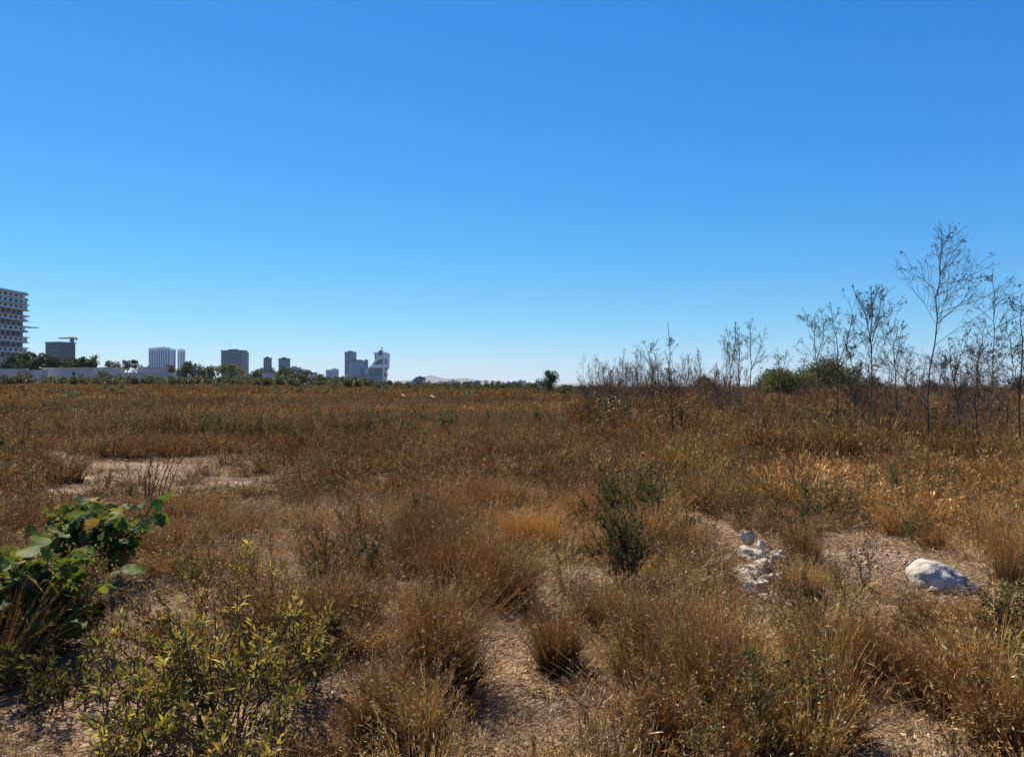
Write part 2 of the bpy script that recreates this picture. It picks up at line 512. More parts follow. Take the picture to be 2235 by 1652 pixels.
def scatter(name, pts, rot, scl, tint, idx, sources, label, cat):
    me = bpy.data.meshes.new(name)
    n = len(pts)
    me.vertices.add(n); me.vertices.foreach_set('co', pts.astype(np.float32).ravel())
    for an, ty, arr, key in (('rot', 'FLOAT_VECTOR', rot, 'vector'), ('scl', 'FLOAT_VECTOR', scl, 'vector'), ('idx', 'INT', idx, 'value')):
        at = me.attributes.new(an, ty, 'POINT')
        at.data.foreach_set(key, np.asarray(arr, np.int32 if ty == 'INT' else np.float32).ravel())
    at = me.attributes.new('tint', 'FLOAT_COLOR', 'POINT')
    c4 = np.ones((n, 4), np.float32); c4[:, :3] = tint
    at.data.foreach_set('color', c4.ravel())
    o = bpy.data.objects.new(name, me); COL.objects.link(o)
    ng = bpy.data.node_groups.new(name + '_nodes', 'GeometryNodeTree')
    ng.interface.new_socket('Geometry', in_out='INPUT', socket_type='NodeSocketGeometry')
    ng.interface.new_socket('Geometry', in_out='OUTPUT', socket_type='NodeSocketGeometry')
    gi, go = ng.nodes.new('NodeGroupInput'), ng.nodes.new('NodeGroupOutput')
    ip = ng.nodes.new('GeometryNodeInstanceOnPoints')
    g2i = ng.nodes.new('GeometryNodeGeometryToInstance')
    for s in reversed(sources):
        oi = ng.nodes.new('GeometryNodeObjectInfo'); oi.inputs['Object'].default_value = s
        ng.links.new(oi.outputs['Geometry'], g2i.inputs[0])

    def attr(nm, ty):
        a = ng.nodes.new('GeometryNodeInputNamedAttribute'); a.data_type = ty; a.inputs['Name'].default_value = nm
        return a.outputs['Attribute']
    e2r = ng.nodes.new('FunctionNodeEulerToRotation')
    ng.links.new(attr('rot', 'FLOAT_VECTOR'), e2r.inputs[0])
    ng.links.new(gi.outputs[0], ip.inputs['Points'])
    ng.links.new(g2i.outputs[0], ip.inputs['Instance'])
    ip.inputs['Pick Instance'].default_value = True
    ng.links.new(attr('idx', 'INT'), ip.inputs['Instance Index'])
    ng.links.new(e2r.outputs[0], ip.inputs['Rotation'])
    ng.links.new(attr('scl', 'FLOAT_VECTOR'), ip.inputs['Scale'])
    ng.links.new(ip.outputs[0], go.inputs[0])
    md = o.modifiers.new('scatter', 'NODES'); md.node_group = ng
    tag(o, label, cat, None, 'stuff')
    return o


def region(n, r0, r1, amax=.95, rng=RNG):
    """random points of a wedge in front of the camera, even per area"""
    r = np.sqrt(rng.uniform(r0 ** 2, r1 ** 2, n)); a = rng.uniform(-amax, amax, n)
    return r * np.sin(a), r * np.cos(a)


# bare or thin places: (px, py, half width, half height, strength) on the 2235-wide picture, read as ground spots
BARE = [(880, 1450, 46, 120, 1), (690, 1560, 62, 85, .9), (890, 1600, 42, 70, .95), (1175, 1440, 70, 95, .92), (1330, 1510, 60, 45, .85), (1040, 1610, 70, 40, .8), (1500, 1610, 60, 30, .7), (1760, 1480, 40, 40, .7), (1000, 1370, 40, 36, .7), (1190, 1625, 130, 48, 1), (760, 1640, 30, 40, 1),
        (640, 1285, 70, 26, .8), (1300, 1560, 60, 40, .7), (300, 1030, 200, 26, 1), (510, 1013, 170, 20, .95), (370, 1066, 260, 22, .9), (390, 900, 70, 5, .6), (915, 1015, 22, 8, .8),
        (1655, 1205, 75, 95, 1), (1640, 1300, 40, 28, .8), (1930, 1235, 140, 62, 1), (2060, 1235, 95, 75, 1), (2060, 1305, 70, 26, .75), (1880, 1395, 75, 28, .7), (2190, 1520, 60, 30, .5),
        (2060, 1335, 110, 30, .8), (1655, 1335, 70, 30, .8), (200, 1330, 190, 60, .7), (70, 1520, 110, 70, .8), (430, 1560, 330, 90, .6), (210, 1180, 170, 50, .8),
        (760, 1150, 45, 40, .6), (1300, 1240, 26, 36, .7), (2060, 1180, 70, 20, .7)]
# places where the grass stays short
LOWZ_PX = [(1650, 1370, 100, 85, 1), (2000, 1380, 170, 90, 1), (1900, 1270, 120, 60, .8), (240, 1340, 240, 110, .9), (430, 1610, 340, 110, 1), (880, 1490, 150, 150, 1), (1180, 1450, 100, 120, .9),
           (1190, 1630, 130, 60, 1), (700, 1560, 100, 110, 1), (640, 1310, 120, 60, .9), (740, 1330, 60, 80, .8), (380, 1085, 300, 45, 1), (1380, 1330, 90, 60, .7), (1870, 1430, 110, 60, .8), (60, 1560, 120, 100, .9), (1480, 1290, 130, 50, .7)]


def zones(lst):
    out = []
    for (bx, by, rx, ry, k) in lst:
        c0 = ground(bx, by); l0 = ground(bx - rx, by); r0_ = ground(bx + rx, by); f0 = ground(bx, by - ry); n0 = ground(bx, by + ry)
        out.append((c0[0], (f0[1] + n0[1]) / 2, abs(r0_[0] - l0[0]) / 2, abs(f0[1] - n0[1]) / 2 + .08, k))
    return out


def zone(x, y, zs):
    b = np.zeros_like(x)
    for (cx, cy, rx, ry, k) in zs:
        rx, ry = rx * 1.0, ry * 1.0
        q = ((x - cx) / rx) ** 2 + ((y - cy) / ry) ** 2
        b = np.maximum(b, k * (1 - sstep(.6, 1.5, q + .5 * (vnoise(x, y, 5, 8) - .5))))
    return b


_B, LOWZ = zones(BARE), zones(LOWZ_PX)


def bareness(x, y):
    return zone(x, y, _B)


# spots that stay clear (big plants, stones): (x, y, radius)
CLEAR = []


def clear(x, y):
    k = np.zeros(len(x), bool)
    for (cx, cy, r) in CLEAR: k |= np.hypot(x - cx, y - cy) < r
    return k


def tints(x, y, rng, r):
    """brown / orange / olive / dark mix by place"""
    n = len(x)
    a = fbm(x, y, .22, 11)[:, None]; b = fbm(x, y, .35, 23)[:, None]; c = fbm(x, y, .9, 31)[:, None]
    t = np.ones((n, 3))
    ol = np.array([.68, .74, .52]); og = np.array([1.12, 1.14, 1.02]); dk = np.array([.55, .52, .52]); rd = np.array([1.0, .92, .86])
    t = t * (1 - sstep(.5, .68, a) * .55) + ol * sstep(.5, .68, a) * .55
    t = t * (1 - sstep(.55, .7, b) * .7) + og * sstep(.55, .7, b) * .7
    t = t * (1 - sstep(.58, .72, c) * .7) + dk * sstep(.58, .72, c) * .7
    q = sstep(.42, .3, b)
    t = t * (1 - q * .6) + rd * q * .6
    g = fbm(x, y, .07, 71)[:, None]
    t = t * (1 + .35 * sstep(.52, .66, g)) * (1 - .25 * sstep(.48, .34, g))
    far = sstep(35, 130, r)[:, None]
    t = t * (1 - far * .7) + np.array([.68, .72, .48]) * far * .7
    bank = (sstep(.08, .16, x / np.maximum(y, 1)) * sstep(13, 18, y) * sstep(46, 34, y) * sstep(.36, .5, fbm(x, y, .4, 95)))[:, None]
    t = t * (1 - .8 * bank) + np.array([1.02, 1.02, .92]) * .8 * bank
    return t * rng.uniform(.78, 1.2, (n, 1)) * rng.uniform(.95, 1.05, (n, 3))


def src(mb, name, mat):
    return mb.build(name, mat, link=False)


def build_grass():
    rng = np.random.default_rng(21)
    S = []
    MIX = np.concatenate([BROWN, BROWN, STRAW, OLIVE[:1], SHADE_BROWN])
    # near kinds 0..7
    for i in range(8):
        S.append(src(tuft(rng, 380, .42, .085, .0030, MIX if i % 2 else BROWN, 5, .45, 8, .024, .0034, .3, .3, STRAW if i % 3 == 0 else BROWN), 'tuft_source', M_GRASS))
    # middle kinds 8..12
    for i in range(5):
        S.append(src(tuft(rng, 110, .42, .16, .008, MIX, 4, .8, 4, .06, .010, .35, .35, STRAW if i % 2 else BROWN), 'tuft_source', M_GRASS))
    # far kinds 13..16
    for i in range(4):
        S.append(src(tuft(rng, 70, .36, .45, .022, MIX, 3, .8, 3, .10, .028, .35, .4), 'tuft_source', M_GRASS))
    # very far 17..19
    for i in range(3):
        S.append(src(tuft(rng, 60, .20, 1.3, .05, MIX, 3, .8, 3, .2, .07, .3, .4), 'tuft_source', M_GRASS))
    # short near kinds 20..22
    for i in range(3):
        S.append(src(tuft(rng, 130, .22, .16, .003, np.concatenate([BROWN, STRAW, PALE]), 4, .5, 4, .035, .004, .6, .6), 'tuft_source', M_GRASS))
    pts = []; idx = []; scl = []; tint = []; rot = []

    def put(x, y, kinds, s0, s1, zs0=.7, zs1=1.25, bare_cut=True, hmod=True):
        if bare_cut:
            keep = rng.uniform(0, 1, len(x)) > bareness(x, y)
            keep &= ~clear(x, y)
            x, y = x[keep], y[keep]
        n = len(x); r = np.hypot(x, y)
        s = rng.uniform(s0, s1, n)
        hm = (.62 + .85 * fbm(x, y, .6, 41)) if hmod else np.ones(n)
        hm = hm * (1 - .5 * zone(x, y, LOWZ))
        pts.append(np.stack([x, y, H(x, y) - .01], -1))
        scl.append(np.stack([s, s, s * rng.uniform(zs0, zs1, n) * hm], -1))
        rot.append(np.stack([rng.normal(0, .1, n), rng.normal(0, .1, n), rng.uniform(0, 6.28, n)], -1))
        idx.append(rng.integers(kinds[0], kinds[1], n))
        tint.append(tints(x, y, rng, r))

    x, y = region(1500, 2.2, 11, 1.0)
    k = rng.uniform(0, 1, len(x)) < .55 + .45 * sstep(5, 9, np.hypot(x, y)); x, y = x[k], y[k]
    clump = fbm(x, y, 1.3, 51)
    k = clump + rng.normal(0, .04, len(x)) > .52
    put(x[k], y[k], (0, 8), .7, 1.25)
    x, y = region(2300, 2.0, 12, 1.0)
    k = rng.uniform(0, 1, len(x)) < .5 + .5 * sstep(4.5, 8, np.hypot(x, y)); x, y = x[k], y[k]
    put(x, y, (20, 23), .6, 1.3, hmod=False)
    x, y = region(6500, 10, 30, .95)
    k = fbm(x, y, .9, 51) + rng.normal(0, .06, len(x)) > .45
    put(x[k], y[k], (8, 13), .8, 1.35)
    x = rng.uniform(2, 24, 2600); y = rng.uniform(15, 34, 2600); k = (x / y > .09) & (x / y < .75) & (fbm(x, y, .5, 81) > .45); put(x[k], y[k], (8, 13), 1.1, 1.6, 1.0, 1.7)
    x, y = region(9500, 28, 75, .9); put(x, y, (13, 17), .75, 1.3)
    x, y = region(13000, 70, 260, .85); put(x, y, (17, 20), .7, 1.4)
    P = np.concatenate(pts)
    scatter('dry_grass', P, np.concatenate(rot), np.concatenate(scl), np.concatenate(tint), np.concatenate(idx), S, 'brown dry bunch grass covering the field', 'grass')

    # pale straw litter on the ground
    S2 = [src(litter(rng, 170, .30, .065, .0042, PALE if i % 2 else np.concatenate([PALE, BROWN])), 'litter_source', M_GRASS) for i in range(5)]
    x, y = region(2600, 2.0, 13, .95); x2, y2 = region(2600, 13, 26, .9)
    x, y = np.concatenate([x, x2]), np.concatenate([y, y2])
    k = fbm(x, y, .9, 91) + rng.normal(0, .05, len(x)) > .43; x, y = x[k], y[k]; n = len(x)
    r = np.hypot(x, y)
    s = rng.uniform(.7, 1.3, n) * (1 + .6 * sstep(12, 20, r))
    scatter('straw_litter', np.stack([x, y, H(x, y) + .004], -1), np.stack([0 * x, 0 * x, rng.uniform(0, 6.28, n)], -1), np.stack([s, s, s], -1),
            rng.uniform(.7, 1.15, (n, 1)) * np.ones((1, 3)), rng.integers(0, 5, n), S2, 'short broken pale straw lying on bare soil', 'straw')

    # dark dry weeds between the grass
    S3 = [src(forb(rng, .45, 5, DARK, np.concatenate([OLIVE, BROWN, PALE[:1]]), .018, 12, .002, .08, .4, PALE), 'weed_source', M_WEED) for i in range(6)]
    S3 += [src(forb(rng, .40, 7, OLIVE, OLIVE, .022, 20, .002, .1, .4, None), 'weed_source', M_WEED) for i in range(3)]
    xs, ys, ks, ss = [], [], [], []
    for (cnt, a0, a1, sc0, sc1, thr) in ((1150, 2.2, 11, .6, 1.1, .5), (2200, 10, 34, .9, 1.6, .5)):
        x, y = region(cnt, a0, a1, .95)
        m = fbm(x, y, .5, 61) + rng.normal(0, .06, cnt) > thr
        x, y = x[m], y[m]
        m = (rng.uniform(0, 1, len(x)) > bareness(x, y)) & ~clear(x, y)
        xs.append(x[m]); ys.append(y[m]); ss.append(rng.uniform(sc0, sc1, m.sum()))
    # thicker dark growth under the saplings and at a few spots
    for (px, py, rx, ry, cnt) in ((1750, 960, 150, 45, 200), (1400, 950, 120, 60, 160), (1330, 1090, 90, 60, 60), (1720, 1120, 110, 35, 60), (560, 955, 360, 12, 700), (330, 965, 140, 12, 260), (1000, 935, 250, 10, 260), (200, 905, 200, 6, 260), (800, 895, 300, 5, 300), (20, 985, 60, 20, 60),
                                  (2225, 1450, 30, 25, 8), (110, 1400, 110, 60, 26), (760, 1270, 60, 40, 12)):
        c = ground(px, py); lx = abs(ground(px + rx, py)[0] - c[0]); ly = abs(ground(px, py - ry)[1] - ground(px, py + ry)[1]) / 2
        a = rng.uniform(0, 6.28, cnt); q = np.sqrt(rng.uniform(0, 1, cnt))
        xs.append(c[0] + lx * q * np.cos(a)); ys.append(c[1] + ly * q * np.sin(a)); ss.append(rng.uniform(.7, 1.3, cnt) * (1.0 if c[1] < 12 else 1.5))
    x, y, s = np.concatenate(xs), np.concatenate(ys), np.concatenate(ss); n = len(x)
    scatter('dry_weeds', np.stack([x, y, H(x, y)], -1), np.stack([rng.normal(0, .12, n), rng.normal(0, .12, n), rng.uniform(0, 6.28, n)], -1), np.stack([s, s, s * rng.uniform(.8, 1.3, n)], -1),
            rng.uniform(.7, 1.25, (n, 1)) * rng.uniform(.9, 1.1, (n, 3)), np.where(rng.uniform(0, 1, n) < .14, rng.integers(6, 9, n), rng.integers(0, 6, n)), S3, 'thin dark twiggy weeds mixed into the dry grass', 'weeds')

    # stone crumbs on the pale mound and rubble
    S4 = []
    for i in range(4):
        mb = MB(); stone_into(mb, rng, .02, 5, 4); S4.append(src(mb, 'crumb_source', M_CRUMB))
    c = [(3.1, 6.75, .95, .6, 150), (2.1, 6.7, .45, .6, 60), (0, 5.0, 3.5, 2.4, 420)]
    xs, ys = [], []
    for (cx, cy, rx, ry, cnt) in c:
        xs.append(cx + rng.normal(0, rx * .5, cnt)); ys.append(cy + rng.normal(0, ry * .5, cnt))
    x, y = np.concatenate(xs), np.concatenate(ys); n = len(x)
    s = rng.uniform(.2, 1.5, n) ** 1.5
    scatter('gravel', np.stack([x, y, H(x, y) + .004], -1), rng.uniform(0, 6.28, (n, 3)), np.stack([s, s, s * .8], -1), np.ones((n, 3)), rng.integers(0, 4, n), S4, 'pale stone crumbs strewn over bare soil', 'gravel')


M_PLANK = simple_mat('weathered_plank', (.50, .44, .32), .8, .3, 3)
M_CRUMB = simple_mat('stone_crumb', (.50, .37, .25), .9, .3, 30, .2)


def stone_into(mb, rng, r, nu=12, nv=8, sq=(1, 1, 1), off=(0, 0, 0), rough=.18):
    """an angular lump: sphere grid cut by random planes"""
    u = np.arange(nu) / nu * 2 * math.pi; v = np.linspace(.02, math.pi - .02, nv)
    U, Vv = np.meshgrid(u, v)
    D = np.stack([np.sin(Vv) * np.cos(U), np.sin(Vv) * np.sin(U), np.cos(Vv)], -1)
    R = np.full(U.shape, 1.15)
    for _ in range(16):
        n = rng.normal(size=3); n /= np.linalg.norm(n)
        k = rng.uniform(.45, .85)
        dt = D @ n
        R = np.where(dt > .05, np.minimum(R, k / np.maximum(dt, .05)), R)
    R = R * (1 + rng.normal(0, rough * .12, R.shape))
    P = D * R[..., None] * r * np.array(sq) + np.array(off)
    idx = np.arange(nu * nv).reshape(nv, nu); j = np.roll(idx, -1, 1)
    Q = np.stack([idx[:-1], j[:-1], j[1:], idx[1:]], -1)
    mb.add(P, Q, (1, 1, 1)); mb.flat = True


# ------------------------------------------------------------------ stones
def build_stones():
    rng = np.random.default_rng(5)
    specs = [(1640, 1185, 34, 1, 'tall pale slab standing at the top of the white rubble heap'),
             (1664, 1200, 24, 0, 'grey lump leaning on the tall slab of the rubble heap'),
             (1625, 1210, 34, 0, 'large white lump at the left shoulder of the rubble heap'),
             (1652, 1218, 36, 0, 'largest round white lump in the middle of the rubble heap'),
             (1690, 1225, 26, 2, 'flat white piece sticking out at the right of the rubble heap'),
             (1672, 1240, 34, 0, 'wide white lump at the right front of the rubble heap')]
    GL = 'small pale rubble stone in the white heap among the dry grass'
    for i in range(46):
        specs.append((1655 + rng.normal(0, 22), 1243 + rng.normal(0, 24), rng.uniform(15, 36), 0, GL))
    for i, (px, py, s, kind, lab) in enumerate(specs):
        p = ground(px, py + s * .3)
        r = s / F * p[1] * .5
        r *= 1.25
        mb = MB()
        sq = {0: (1.15, 1.0, .75), 1: (.9, .6, 1.0), 2: (1.5, .7, .5)}[kind]
        stone_into(mb, rng, r, 26, 18, sq, (0, 0, r * sq[2] * .6 + .04 * (i < 6)))
        o = mb.build('rubble_stone', M_STONE)
        o.location = p; o.rotation_euler = (rng.normal(0, .15), rng.normal(0, .15), rng.uniform(0, 6.28) if kind == 0 else .4)
        tag(o, lab, 'stone', 'stones of the white rubble heap')
    for (px, py, s, lab) in ((905, 1012, 22, 'lone pale stone on the bare spot far behind the golden clump'), (2205, 1335, 40, 'pale stone half hidden in grass at the right edge of the field'),
                             (1725, 1322, 30, 'small grey stone in the grass just right of the straw clump'), (2035, 1290, 34, 'white stone at the foot of the boulder'), (1985, 1298, 24, 'flat white stone left of the boulder foot')):
        p = ground(px, py); r = s / F * p[1] * .5
        mb = MB(); stone_into(mb, rng, r, 26, 18, (1.3, .9, .6), (0, 0, r * .4))
        o = mb.build('field_stone', M_STONE); o.location = p; o.rotation_euler.z = rng.uniform(0, 6.28)
        tag(o, lab, 'stone', 'loose stones in the field')
    # the boulder: a long rounded loaf, high at its left end, sloping down to the right
    c = ground(2062, 1276)
    nu, nv = 48, 28
    u = np.linspace(0, 1, nu); th = np.linspace(-.15, math.pi + .15, nv)
    w = 2 * (82 / F * c[1])
    prof = np.sqrt(np.clip(1 - np.abs(2 * u - 1) ** 2.6, 0, 1))
    prof = prof * (1 - .35 * sstep(.35, 1, u)); hgt = .185 * prof * (1.12 - .5 * u)
    wid = .20 * prof * (1.1 - .35 * u)
    U, T = np.meshgrid(u, th)
    X = (U - .5) * w
    bx = (fbm(U * 5, T * 2, 1.6, 3) - .5) * .05
    Yv = -np.cos(T) * (np.interp(U, u, wid) + bx)
    Z = np.maximum(np.sin(T), -.3) ** 1 * (np.interp(U, u, hgt) + bx * .8) + .01 - .06 * (U - .3)
    idx = np.arange(nu * nv).reshape(nv, nu)
    Q = np.stack([idx[:-1, :-1], idx[:-1, 1:], idx[1:, 1:], idx[1:, :-1]], -1)
    mb = MB(); mb.add(np.stack([X, Yv, Z], -1), Q, (1, 1, 1))
    o = mb.build('boulder', boulder_mat()); o.data.polygons.foreach_set('use_smooth', np.ones(len(o.data.polygons), bool))
    o.location = c; o.rotation_euler = (.46, .12, -.12)
    tag(o, 'smooth white boulder with thin dark cracks lying in the dry grass', 'boulder')


def boulder_mat():
    m = M_BOULD; nt = m.node_tree
    p = [n for n in nt.nodes if n.type == 'BSDF_PRINCIPLED'][0]
    old = p.inputs['Base Color'].links[0].from_socket
    tc = [n for n in nt.nodes if n.type == 'TEX_COORD'][0]
    no = N(nt, 'ShaderNodeTexNoise'); no.inputs['Scale'].default_value = 6; no.inputs['Detail'].default_value = 5
    nt.links.new(tc.outputs['Object'], no.inputs['Vector'])
    mixv = N(nt, 'ShaderNodeMix', data_type='RGBA'); mixv.inputs[0].default_value = .12
    nt.links.new(tc.outputs['Object'], mixv.inputs[6]); nt.links.new(no.outputs['Color'], mixv.inputs[7])
    v = N(nt, 'ShaderNodeTexVoronoi', feature='DISTANCE_TO_EDGE'); v.inputs['Scale'].default_value = 8
    nt.links.new(mixv.outputs[2], v.inputs['Vector'])
    r = N(nt, 'ShaderNodeValToRGB'); r.color_ramp.elements[0].color = (.16, .15, .14, 1); r.color_ramp.elements[1].color = (1, 1, 1, 1); r.color_ramp.elements[1].position = .035
    nt.links.new(v.outputs['Distance'], r.inputs[0])
    n3 = N(nt, 'ShaderNodeTexNoise'); n3.inputs['Scale'].default_value = 4
    nt.links.new(tc.outputs['Object'], n3.inputs['Vector'])
    r3 = N(nt, 'ShaderNodeValToRGB'); r3.color_ramp.elements[0].position = .45; r3.color_ramp.elements[1].position = .58
    nt.links.new(n3.outputs['Fac'], r3.inputs[0])
    mx = N(nt, 'ShaderNodeMix', data_type='RGBA', blend_type='MULTIPLY')
    nt.links.new(r3.outputs[0], mx.inputs[0]); nt.links.new(old, mx.inputs[6]); nt.links.new(r.outputs[0], mx.inputs[7])
    nt.links.new(mx.outputs[2], p.inputs['Base Color'])
    return m


build_stones()


# ------------------------------------------------------------------ foreground tufts that stand out one by one
def fore_tufts():
    rng = np.random.default_rng(77)
    p = ground(1655, 1245); CLEAR.append((p[0], p[1], .34)); p = ground(1650, 1300); CLEAR.append((p[0], p[1], .28))
    p = ground(2055, 1285); CLEAR.append((p[0], p[1], .42)); p = ground(2050, 1330); CLEAR.append((p[0], p[1], .3))
    T = [(820, 1628, 215, 92, BROWN, 'lone upright brown tuft standing on bare sand at the bottom of the field'),
         (945, 1500, 310, 150, BROWN, 'tall feathery brown clump left of the middle, behind the bare sand'),
         (1145, 1205, 120, 150, STRAW * np.array([1.2, 1.0, .7]), 'bright golden clump glowing in the middle of the field'),
         (1748, 1305, 105, 62, STRAW, 'straw yellow clump against the right side of the white rubble heap'),
         (1545, 1560, 300, 150, np.concatenate([BROWN, STRAW[1:2]]), 'widest orange brown clump, below the white rubble heap'),
         (1640, 1545, 135, 60, STRAW, 'pale straw clump tucked against the right edge of the widest brown clump'),
         (935, 1650, 190, 55, STRAW[1:], 'slim golden tuft at the bottom edge beside the bare sand'),
         (1215, 1470, 200, 90, BROWN, 'reddish brown tuft right of the middle bare patch'),
         (1400, 1450, 190, 110, BROWN, 'ragged brown clump between the arching stalks and the widest clump'),
         (1100, 1330, 200, 130, BROWN, 'dense brown clump just below the golden clump'),
         (1800, 1610, 230, 130, BROWN, 'upright brown clump at the bottom right beside the dark hollow'),
             (700, 1420, 190, 110, BROWN, 'ragged brown clump right of the yellow green shrubs'),
             (1900, 1500, 190, 120, BROWN, 'brown clump below the low dark shrub in front of the boulder'),
             (1450, 1640, 190, 110, BROWN, 'low brown clump at the bottom under the widest clump'),
             (1000, 1290, 170, 120, BROWN, 'brown clump left below the golden clump'),
             (2180, 1640, 220, 120, BROWN, 'tall brown clump in the bottom right corner'),
             (2080, 1560, 200, 150, BROWN, 'loose brown clump at the bottom right corner side')]
    for (px, py, hp, wp, pal, lab) in T:
        p = ground(px, py)
        h = hp / F * p[1] * 1.05; w = wp / F * p[1]
        n = int(520 + 3600 * w)
        mb = MB(); ns = 3 + int(w * 9)
        for q in range(ns):
            ox, oy = rng.normal(0, w * .22), rng.normal(0, w * .16)
            if q == 0: ox = oy = 0.0
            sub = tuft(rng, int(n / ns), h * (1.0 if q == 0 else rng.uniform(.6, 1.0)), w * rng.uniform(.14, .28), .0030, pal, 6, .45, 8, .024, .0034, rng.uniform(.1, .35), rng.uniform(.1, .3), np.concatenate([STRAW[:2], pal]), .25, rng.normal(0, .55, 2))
            mb.add(np.concatenate(sub.V) + np.array([ox, oy, 0]), np.concatenate(sub.Q), np.concatenate(sub.C))
        o = mb.build('grass_tuft', M_GRASS1); o.location = p
        tag(o, lab, 'grass tuft', 'grass tufts in the foreground')
        CLEAR.append((p[0], p[1], w * .45))
    # long dry stalks
    def stalk(pxs, Y, lab, r=.006, col=(.55, .42, .25), name='dry_stalk', side=6):
        pts = np.array([world(a, b, y) for (a, b), y in zip(pxs, Y)])
        b = pts[0].copy(); b[2] = float(H(b[0], b[1])) - .01
        pts[0] = b
        t = np.linspace(0, len(pts) - 1, 10)
        Q = np.stack([np.interp(t, np.arange(len(pts)), pts[:, k]) for k in range(3)], -1) - b
        mb = MB(); rr = r * (1 - .6 * np.linspace(0, 1, 10))
        mb.tubes(Q[None], rr[None], 5, col)
        G = grow(rng, Q[None], side, .45, .98, .5, .12, 3, .1)
        mb.tubes(G, np.full((len(G), 3), r * .35), 3, col)
        L = grow(rng, G, 4, .2, 1, .6, .02, 2, 0, 0, False)
        mb.leaves(L[:, 0], L[:, 1] - L[:, 0], np.full(len(L), .025), np.full(len(L), .005), rng, pick(rng, PALE, len(L)), .3, 3)
        o = mb.build(name, M_GRASS1); o.location = b
        tag(o, lab, 'dry stalk', 'dry stalks in the foreground')
    stalk([(1262, 1690), (1285, 1590), (1325, 1500)], (3.5, 3.52, 3.55), 'thick pale stalk leaning right at the bottom middle', .009, (.62, .48, .28))
    stalk([(1275, 1700), (1262, 1560), (1265, 1490)], (3.5, 3.5, 3.5), 'thin pale stalk standing straight beside the thick leaning stalk', .006, (.62, .48, .28))
    stalk([(1180, 1375), (1165, 1310), (1145, 1260)], (5.2, 5.2, 5.2), 'single pale stalk leaning left below the golden clump', .004)
    stalk([(1420, 1330), (1500, 1250), (1600, 1212)], (5.9, 6.0, 6.1), 'upper long stalk arching right towards the white rubble', .007, side=9)
    stalk([(1440, 1330), (1520, 1268), (1610, 1246)], (5.7, 5.8, 5.9), 'lower long stalk arching right towards the white rubble', .007, side=9)
    stalk([(1230, 1150), (1290, 1125), (1345, 1085)], (8.2, 8.3, 8.4), 'pale stalk leaning right out of the golden clump', .005, side=8)
    stalk([(1460, 1660), (1470, 1600), (1482, 1550)], (3.55, 3.6, 3.6), 'short pale stalk at the bottom right of the middle', .003)
    stalk([(800, 1110), (770, 1060), (735, 1035)], (11, 11.2, 11.4), 'pale stalk lying slanted in the grass left of the middle', .006)
    # reddish bare stems behind the big leaved plant
    b = ground(335, 1135)
    mb = MB()
    for (tx, ty, bx) in ((352, 985, 318), (372, 990, 330), (385, 978, 338), (330, 1002, 322), (318, 1020, 312), (395, 1000, 345)):
        B0 = world(bx, 1130, b[1]) - b; B0[2] = -.02
        T0 = world(tx, ty, b[1] + rng.normal(0, .2)) - b
        t = np.linspace(0, 1, 6)[:, None]
        Q = B0 * (1 - t) + T0 * t + rng.normal(0, .008, (6, 3))
        mb.tubes(Q[None], (.009 * (1 - .6 * t[:, 0]))[None], 5, (.12, .06, .04))
        G = grow(rng, Q[None], 6, .3, .98, .5, .2, 3, .2)
        mb.tubes(G, np.full((len(G), 3), .003), 3, (.14, .07, .045))
    o = mb.build('dry_twig_clump', M_BARK); o.location = b
    tag(o, 'cluster of thin reddish bare stems rising behind the big leaved plant', 'bare stems')


# ------------------------------------------------------------------ foreground green plants
GREENL = np.array([.85, .76, .75]) * np.array([(.10, .19, .035), (.13, .22, .04), (.08, .15, .03), (.17, .24, .05), (.22, .26, .07)])
YELG = np.array([1.4, 1.4, 1.05]) * np.array([(.25, .22, .07), (.19, .18, .055), (.33, .28, .10), (.15, .14, .05), (.42, .36, .17), (.13, .12, .045), (.22, .15, .07), (.17, .11, .06)])
DKG = np.array([(.065, .078, .026), (.085, .095, .032), (.055, .066, .024), (.12, .12, .05), (.10, .08, .04)])


